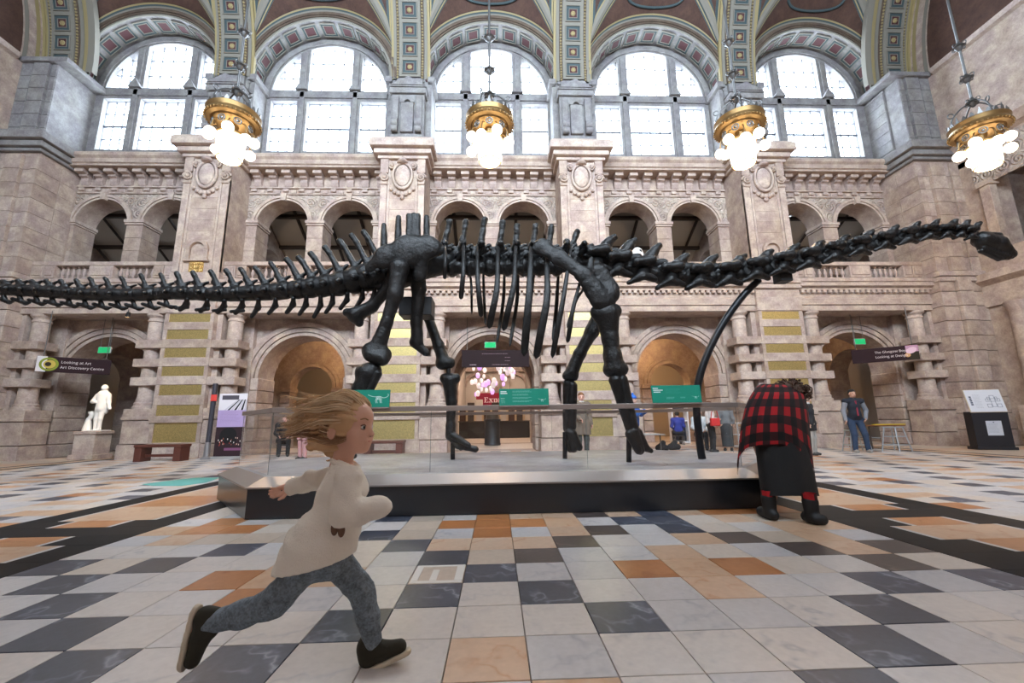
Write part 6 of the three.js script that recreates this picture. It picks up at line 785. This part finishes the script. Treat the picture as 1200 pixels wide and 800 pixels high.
// ------------------------------------------------------------------ the running girl
{
  const GZ = atY(430, 786, 0).z, g = (px, py, dz = 0) => at(px, py, GZ + dz), gp = at(501, 600, GZ).x - at(500, 600, GZ).x;
  const o = thing('person', 'little girl with flying fair hair running past in a cream jumper and jeans', 'person'), foot = g(430, 786);
  const sk = skinMat(.70, .40, .29), C = g(411, 498), a0 = 16 * Math.PI / 180, Fw = V(Math.cos(a0), 0, Math.sin(a0)), Sd = V(-Math.sin(a0), 0, Math.cos(a0)), hl = (x, y, z) => { const a = x - C.x, b = z - C.z; return [a * Fw.x + b * Fw.z, y - C.y, a * Sd.x + b * Sd.z]; }, W = (a, b, c) => C.clone().addScaledVector(Fw, a).addScaledVector(Sd, c).add(V(0, b, 0));
  const N0 = g(400, 546), headF = (x, y, z) => {
    const [a, b, c] = hl(x, y, z); let d = ball(a, b, c, V(-.012, .02, 0), .098, .1, .084);
    d = smin(d, ball(a, b, c, V(.045, .035, 0), .052, .055, .06), .03); d = smin(d, ball(a, b, c, V(.035, -.045, 0), .06, .072, .058), .03); d = smin(d, ball(a, b, c, V(.068, -.1, 0), .024, .02, .028), .03);
    for (const e of [-1, 1]) { d = smin(d, ball(a, b, c, V(.058, -.055, e * .034), .03, .03, .026), .025); d = smin(d, ball(a, b, c, V(-.034, -.03, e * .086), .022, .03, .009), .012); d = smin(d, -smin(-d, -(-ball(a, b, c, V(.1, -.008, e * .034), .016, .012, .014)), .008), .001); }
    d = smin(d, capsule(a, b, c, V(.092, -.008, 0), V(.108, -.04, 0), .009, .0125), .014);
    d = smin(d, capsule(a, b, c, V(.092, -.07, -.016), V(.092, -.07, .016), .009, .009), .01); d = smin(d, capsule(a, b, c, V(.088, -.083, -.013), V(.088, -.083, .013), .0085, .0085), .01);
    return smin(d, capsule(x, y, z, N0, g(406, 520), .045, .043), .025);
  };
  const near = { hip: g(369, 650, .045), knee: g(322, 705, .07), ank: g(246, 729, .06) }, farL = { hip: g(388, 650, -.05), knee: g(424, 692, -.06), ank: g(436, 753, -.05) };
  const arm = { s: g(408, 562, .11), e: g(403, 601, .15), w: g(438, 595, .1) }, arm2 = { s: g(396, 560, -.1), e: g(366, 563, -.13), w: g(338, 572, -.12) };
  const core = [[N0, g(402, 570), .05, .085], [g(402, 570), g(388, 612), .085, .09], [g(388, 612), g(376, 648), .09, .09], [arm.s, arm.e, .034, .03], [arm.e, arm.w, .03, .022], [arm2.s, arm2.e, .034, .03], [arm2.e, arm2.w, .03, .022], [near.hip, near.knee, .055, .042], [near.knee, near.ank, .038, .029], [farL.hip, farL.knee, .055, .042], [farL.knee, farL.ank, .042, .03], [near.ank, g(234, 736, .06), .03, .03], [farL.ank, g(440, 764, -.05), .03, .03]];
  mesh('body', mergeGeometries([solid(core, .009, .02), boxUV(plain(skin(headF, [C.x - .13, C.y - .24, C.z - .13], [C.x + .15, C.y + .14, C.z + .13], .0034))), solid(handLimbs(g(339, 571, -.12), g(326, 576, -.11).sub(g(339, 571, -.12)), V(0, -1, .35), .72, .9), .0032, .004), solid(handLimbs(arm.w, g(450, 594, .09).sub(arm.w), V(0, 1, .2), .62, 1.5), .0034, .004)]), sk, o);
  // face
  const eye = mesh('eye', [new THREE.SphereGeometry(.0105, 14, 10).translate(...W(.0845, -.011, .033).toArray())], std({ color: lin(.75, .72, .7), roughness: .15 }), o); mesh('iris', [new THREE.SphereGeometry(.0062, 12, 8).translate(...W(.0925, -.0105, .0365).toArray())], std({ color: lin(.03, .02, .015), roughness: .1 }), eye);
  mesh('eyelid', [tube([W(.0935, -.0045, .026), W(.0935, .0015, .035), W(.083, -.003, .0475)], .0028, 14, 6), tube([W(.0925, -.017, .027), W(.0915, -.0195, .036), W(.082, -.015, .0465)], .0018, 14, 6)], std({ color: lin(.16, .06, .035), roughness: .6 }), o);
  mesh('eyebrow', [tube([W(.1, .022, .02), W(.095, .028, .036), W(.08, .024, .05)], .0028, 12, 6)], std({ color: lin(.3, .16, .07), roughness: .8 }), o);
  mesh('lips', [tube([W(.098, -.0705, .001), W(.0975, -.0715, .012), W(.0885, -.0725, .024)], .0042, 14, 8), tube([W(.0955, -.081, .001), W(.0945, -.081, .011), W(.0865, -.0755, .023)], .0042, 14, 8)], std({ color: lin(.55, .12, .11), roughness: .4 }), o);
  mesh('nostril', [new THREE.SphereGeometry(.0028, 6, 5).translate(...W(.107, -.0495, .0075).toArray())], std({ color: lin(.2, .06, .05), roughness: .8 }), o);
  // jumper
  const nn = V(.176, -.984, 0), h0 = g(371, 657), wool = phys({ color: lin(.95, .89, .79), roughness: .95, sheen: .8, sheenRoughness: .6, sheenColor: lin(.9, .85, .75), bumpMap: tex(256, (u, v) => { const n = .5 + .4 * fbm(u, v, 60, 2) + .2 * fbm(u, v, 120, 5); return [n, n, n]; }, { srgb: false, repeat: 9 }), bumpScale: .003 });
  const tors = [[g(405, 548), g(403, 572), .058, .092], [g(403, 572), g(395, 606), .092, .104], [g(395, 606), g(377, 640), .104, .138], [g(376, 640), g(368, 668), .14, .158]], slv = [[arm.s, arm.e, .06, .054], [arm.e, g(424, 599, .12), .054, .05], [g(424, 599, .12), g(442, 594, .1), .049, .047], [g(442, 594, .1), g(447, 593, .095), .045, .04], [arm2.s, arm2.e, .055, .046], [arm2.e, g(342, 571, -.12), .045, .037]];
  { const L = [...tors, ...slv], [lo, hi] = boundsOf(L), mz = GZ; const f = (x, y, z) => { let d = limbs(x, y, mz + (z - mz) * .88, tors, .04), e = limbs(x, y, z, slv, .02); d = smin(d, e, .022); const fold = .006 * Math.sin(((x - h0.x) * .55 + (y - h0.y)) * 58 + 2.2 * Math.sin(x * 21)) * smooth(.0, -.1, (x - h0.x) * nn.x + (y - h0.y) * nn.y); d += fold * .6 + .0025 * perlin.noise(x * 90, y * 90, z * 90); d = Math.max(d, (x - h0.x) * nn.x + (y - h0.y) * nn.y); return Math.max(d, -(capsule(x, y, z, g(407, 546), g(411, 533), .042, .056))); }; mesh('jumper', boxUV(plain(skin(f, lo, hi, .0062))), wool, o); }
  mesh('collar', [new THREE.TorusGeometry(.056, .013, 8, 26).rotateX(Math.PI / 2).rotateZ(-.35).translate(...g(405, 544).toArray())], wool, o);
  for (const [px, py] of [[392, 619], [400, 621]]) mesh('brown_bow', [new THREE.SphereGeometry(.02, 10, 8).scale(.75, 1.4, .5).translate(...g(px, py, .138).toArray())], cloth(.16, .09, .06), o);
  // jeans and shoes
  const denim = std({ color: lin(.24, .30, .36), roughness: .9, map: tex(256, (u, v) => { const n = .85 + .12 * fbm(u, v, 22, 4) + .14 * fbm(u, v, 90, 8); return [n, n, n]; }, { repeat: 2 }), bumpMap: stoneBump, bumpScale: .002 });
  { const L = [[g(374, 640), g(380, 654), .09, .09], [near.hip, near.knee, .07, .056], [near.knee, g(285, 719, .066), .055, .049], [g(285, 719, .066), near.ank, .049, .04], [farL.hip, farL.knee, .068, .054], [farL.knee, g(431, 722, -.055), .052, .045], [g(431, 722, -.055), g(437, 752, -.05), .045, .039]]; mesh('jeans', solid(L, .0068, .028, (d, x, y, z) => { const w1 = Math.hypot(x - near.knee.x, y - near.knee.y), w2 = Math.hypot(x - farL.knee.x, y - farL.knee.y); return d + .004 * Math.sin(w1 * 150) * smooth(.13, .03, w1) + .004 * Math.sin(w2 * 150) * smooth(.13, .03, w2) + .002 * perlin.noise(x * 40, y * 40, z * 40); }), denim, o); }
  const canvas = cloth(.028, .026, .017, .85), rubber = std({ color: lin(.62, .54, .42), roughness: .7 });
  const shoe = (heel, toe, dn, sd) => { // dn: towards the sole
    const ax = toe.clone().sub(heel), L = ax.length(); ax.normalize(); dn = dn.clone().addScaledVector(ax, -dn.dot(ax)).normalize(); const P = (a, b, c = 0) => heel.clone().addScaledVector(ax, a * L).addScaledVector(dn, b).add(V(0, 0, c));
    const up = [[P(.06, -.052), P(.1, -.02), .034, .038], [P(.1, -.02), P(.45, -.02), .038, .034], [P(.45, -.02), P(.86, -.01), .036, .028], [P(.12, -.075), P(.3, -.05), .03, .032]];
    const s = mesh('shoe', solid(up, .0055, .02, (d, x, y, z) => Math.max(d, (x - heel.x) * dn.x + (y - heel.y) * dn.y + (z - heel.z) * dn.z - .012)), canvas, o), sl = [[P(.03, .018, .004), P(.5, .02, 0), .032, .034], [P(.5, .02, 0), P(.92, .016, 0), .035, .03]];
    mesh('sole', solid(sl, .0055, .01, (d, x, y, z) => { const h = (x - heel.x) * dn.x + (y - heel.y) * dn.y + (z - heel.z) * dn.z; return Math.max(d, h - .031, .011 - h); }), rubber, s);
    mesh('laces', [0, 1, 2].map((q) => tube([P(.42 + q * .1, -.045 + q * .005, .03), P(.42 + q * .1, -.058 + q * .006, 0), P(.42 + q * .1, -.045 + q * .005, -.03)], .003, 8, 5)), canvas, s);
  };
  shoe(g(237, 716, .06), g(220, 783, .06), V(-1, -.25, 0)); shoe(g(429, 777, -.05), g(476, 757, -.05), V(.3, -1, 0));
  // hair streaming back
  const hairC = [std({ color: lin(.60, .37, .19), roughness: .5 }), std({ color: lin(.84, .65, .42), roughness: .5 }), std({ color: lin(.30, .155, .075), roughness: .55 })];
  const cap = boxUV(plain(skin((x, y, z) => { const [a, b, c] = hl(x, y, z), d = ball(a, b, c, V(-.018, .022, 0), .108, .112, .1), cut = Math.max(a - .096 + .8 * Math.max(0, .045 - b), -.1 - b); return Math.max(d, cut) + .004 * Math.sin(b * 160 + 14 * perlin.noise(x * 12, y * 12, z * 12)); }, [C.x - .16, C.y - .14, C.z - .15], [C.x + .13, C.y + .15, C.z + .15], .0055)));
  mesh('hair_mass', solid([[g(398, 490), g(372, 492), .08, .05], [g(372, 492), g(354, 498), .045, .012], [g(396, 512), g(366, 520), .055, .026], [g(402, 526), g(384, 534), .035, .014]], .006, .03, (d, x, y, z) => d + .012 * Math.sin(y * 170 + 9 * perlin.noise(x * 7, y * 7, z * 7)) * .6 + .008 * perlin.noise(x * 14, y * 60, z * 60)), hairC[0], o);
  const hair = mesh('hair', cap, hairC[0], o), buckets = [[], [], []];
  const HR = V(.112, .116, .104), HC0 = V(-.018, .022, 0);     // strands leave the scalp along its curve, then stream back
  for (let q = 0; q < 150; q++) {
    let dx, dy, dz; do { dx = rr(-1, .82); dy = rr(-.75, 1); dz = rr(-1, 1); } while (Math.hypot(dx, dy, dz) > 1 || (dx > .25 && dy < .25) || (dy < -.15 && dx > -.1)); const n = Math.hypot(dx, dy, dz); dx /= n; dy /= n; dz /= n;
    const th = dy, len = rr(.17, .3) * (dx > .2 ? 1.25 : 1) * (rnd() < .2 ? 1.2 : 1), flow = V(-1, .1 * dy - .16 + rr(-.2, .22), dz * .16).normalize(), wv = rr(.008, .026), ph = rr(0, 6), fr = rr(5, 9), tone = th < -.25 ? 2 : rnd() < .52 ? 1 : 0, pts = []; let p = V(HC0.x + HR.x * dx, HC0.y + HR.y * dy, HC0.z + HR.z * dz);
    for (let k = 0; k <= 12; k++) {
      const t = k / 12, e = V((p.x - HC0.x) / HR.x, (p.y - HC0.y) / HR.y, (p.z - HC0.z) / HR.z), m = e.length(); if (m < 1.0) p.set(HC0.x + HR.x * e.x / m, HC0.y + HR.y * e.y / m, HC0.z + HR.z * e.z / m);
      const o2 = W(p.x, p.y, p.z); pts.push(o2.add(V(0, wv * Math.sin(fr * t + ph) * t, wv * .8 * Math.cos(fr * t + ph * 1.7) * t))); const nn2 = e.normalize(), tg = V(-1, 0, 0).addScaledVector(nn2, nn2.x).normalize(), dr = tg.lerp(flow, smooth(.12, .6, t)).normalize(); p = p.clone().addScaledVector(dr, len / 12);
    }
    const cv = new THREE.CatmullRomCurve3(pts), fat = rr(.012, .024);
    for (let m = 0; m < 20; m++) {
      const a0 = rr(0, 6.28), ra = fat * Math.sqrt(rnd()), oy = ra * Math.cos(a0), oz = ra * Math.sin(a0), cut = rr(.8, 1.06), r0 = rr(.0018, .0036), fz = rr(-.008, .008);
      buckets[rnd() < .72 ? tone : Math.floor(rnd() * 2)].push(sheet(4, 12, (u, v) => { const p = cv.getPoint(Math.min(1, v * cut)), k = (.75 + .9 * v - 1.55 * v * v), r = r0 * (1 - .8 * v) * Math.min(1, .15 + v * 7), a = u * 2 * Math.PI; return p.add(V(-Math.max(0, v * cut - 1) * len, oy * k + fz * v * v + r * Math.cos(a), oz * k + r * Math.sin(a))); }));
    }
  }
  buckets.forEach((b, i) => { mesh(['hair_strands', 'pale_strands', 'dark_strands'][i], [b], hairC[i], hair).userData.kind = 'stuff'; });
  rebase(o, foot.x, 0, GZ);
}

// ------------------------------------------------------------------ the woman in the plaid shawl, bending away
{
  const WZ = atY(905, 611, 0).z, g = (px, py, dz = 0) => at(px, py, WZ + dz), o = thing('person', 'woman in a red and black plaid shawl and black skirt bending forward by the plinth', 'person');
  const b1 = atY(905, 609, 0), b2 = atY(957, 614, 0), sk = skinMat(.5, .3, .22), hip = g(919, 520, -.36), top = g(911, 482, -.42), head = g(926, 466, -.68), kn1 = g(911, 545, -.24), kn2 = g(936, 548, -.34);
  const a1 = V(b1.x, .1, b1.z), a2 = V(b2.x - .02, .1, b2.z);
  const L = [[hip, top, .15, .13], [top, head, .09, .07], [head, head.clone().add(V(.02, -.08, -.06)), .09, .07], [hip, kn1, .11, .065], [kn1, a1, .055, .035], [hip, kn2, .11, .065], [kn2, a2.clone().add(V(-.01, .02, -.05)), .05, .03], [g(890, 484, -.5), g(886, 520, -.58), .05, .042], [g(886, 520, -.58), g(892, 540, -.7), .042, .033], [g(934, 484, -.5), g(938, 520, -.58), .05, .042], [g(938, 520, -.58), g(932, 540, -.7), .042, .033]];
  mesh('body', mergeGeometries([solid(L, .014, .04), solid(handLimbs(g(892, 540, -.7), V(.1, -.6, -.5), V(1, 0, 0), 1), .006, .006), solid(handLimbs(g(932, 540, -.7), V(-.1, -.6, -.5), V(-1, 0, 0), 1), .006, .006)]), sk, o);
  const plaid = canvasTex(256, 256, (q, W, H) => { q.fillStyle = '#a8141c'; q.fillRect(0, 0, W, H); q.fillStyle = 'rgba(10,8,10,.72)'; q.fillRect(0, 0, W / 2, H); q.fillRect(0, 0, W, H / 2); q.fillStyle = 'rgba(8,7,8,.85)'; q.fillRect(0, 0, W / 2, H / 2); for (let k = 0; k < 256; k += 4) { q.fillStyle = 'rgba(0,0,0,.10)'; q.fillRect(0, k, W, 1); q.fillRect(k, 0, 1, H); } }); plaid.wrapS = plaid.wrapT = THREE.RepeatWrapping;
  const plaidM = std({ map: plaid, roughness: .95, color: lin(.95, .9, .9) });
  const rowsL = [[450, 899, 921, -.62], [449.5, 893, 929, -.48], [453, 887, 937, -.3], [462, 881, 943, -.12], [476, 873, 947, 0], [492, 868, 950, .06], [508, 866, 953, .08], [524, 864, 956, .07]];
  const row = (v) => { const t = v * 7, i = Math.min(6, Math.floor(t)), f = t - i; return rowsL[i].map((a, k) => lerp(a, rowsL[i + 1][k], f)); };
  const shawl = (dd) => sheetUV(56, 44, (u, v) => {
    const hemDrop = interp([[0, 30], [.1, 12], [.2, 2], [.35, -3], [.55, -4], [.68, 3], [.8, 14], [.9, 24], [1, 46]], u) * smooth(.45, 1, v), [y, l, r, dz] = row(v), a = Math.PI * u, c = (l + r) / 2, hw = (r - l) / 2, fold = Math.sin(u * 38 + 1.2) * 1.4 * smooth(.35, 1, v) * (.4 + .6 * Math.abs(Math.cos(a)));
    const p = g(c - hw * Math.cos(a) + fold * .5, y + hemDrop + (v < .1 ? 0 : 0), dz - .34 * (1 - Math.sin(a)) * smooth(0, .3, v) - .1 + .012 * Math.sin(u * 38) * smooth(.35, 1, v)); return p.add(V(0, 0, -dd));
  }, 7.8, 5.2);
  const sh = mesh('shawl', mergeGeometries([shawl(0), shawl(.014)]), plaidM, o); sh.userData.label = 'red and black checked wool shawl';
  const fr = []; for (let q = 0; q < 90; q++) { const u = q / 89, gg = shawl, hemDrop = interp([[0, 30], [.1, 12], [.2, 2], [.35, -3], [.55, -4], [.68, 3], [.8, 14], [.9, 24], [1, 46]], u), [y, l, r, dz] = row(1), a = Math.PI * u, p = g((l + r) / 2 - (r - l) / 2 * Math.cos(a), y + hemDrop, dz - .34 * (1 - Math.sin(a)) - .1); fr.push(bar(p, p.clone().add(V(rr(-.004, .004), -.02, 0)), .002, .001, 4)); void gg; } mesh('fringe', [fr], cloth(.08, .01, .012), sh).userData.kind = 'stuff';
  // skirt
  const blackCloth = cloth(.008, .0075, .008);
  mesh('skirt', [sheet(48, 14, (u, v) => { const a = u * 2 * Math.PI, y = lerp(500, 581, v), l = lerp(882, 892, v), r = lerp(942, 960, v), c = (l + r) / 2, hw = (r - l) / 2, w = hw * gw() , p = g(c + hw * Math.cos(a) + .8 * Math.sin(u * 44) * v, y + 3 * Math.sin(a * 1 + .4) * v * 0, -.25 + lerp(.17, .31, v) * Math.sin(a)); void w; return p; })], blackCloth, o);
  function gw() { return .0093; }
  for (const [a, kx] of [[a1, 0], [a2, 1]]) {
    mesh('legging', (() => { const s = sheetUV(20, 6, (u, v) => V(a.x + .062 * Math.cos(u * 6.2832), lerp(.28, .15, v), a.z - .02 + .066 * Math.sin(u * 6.2832)), 2, 1); return s; })(), plaidM, o);
    mesh('boot', solid([[a.clone().add(V(0, .1, -.02)), a.clone().add(V(0, .0, -.02)), .07, .062], [a.clone().add(V(0, -.05, -.03)), a.clone().add(V(kx * .05, -.05, kx ? .04 : -.16)), .056, .05], [a.clone().add(V(0, -.05, .03)), a.clone().add(V(0, -.05, -.1)), .05, .048]], .009, .025, (d, x, y) => Math.max(d, .004 - y)), cloth(.008, .008, .009, .6), o);
  }
  // curly hair over the bent head
  const curls = []; const hc = g(926, 459, -.6); for (let q = 0; q < 240; q++) { const a = rr(0, 6.28), b = rr(-1.3, 1.4), R = rr(.13, .19), p = hc.clone().add(V(1.3 * R * Math.cos(b) * Math.cos(a), R * .75 * Math.sin(b), R * Math.cos(b) * Math.sin(a))); curls.push(new THREE.TorusGeometry(rr(.018, .034), .0075, 5, 10, rr(3.5, 6)).rotateX(rr(0, 6)).rotateY(rr(0, 6)).translate(p.x, p.y, p.z)); }
  const hm = cloth(.075, .038, .022, .7), hh = mesh('hair', [new THREE.SphereGeometry(.15, 16, 12).scale(1.3, .85, 1).translate(hc.x, hc.y, hc.z)], hm, o); mesh('curls', [curls], hm, hh).userData.kind = 'stuff';
  rebase(o, b1.x, 0, b1.z);
}
renderer.render(scene, camera);
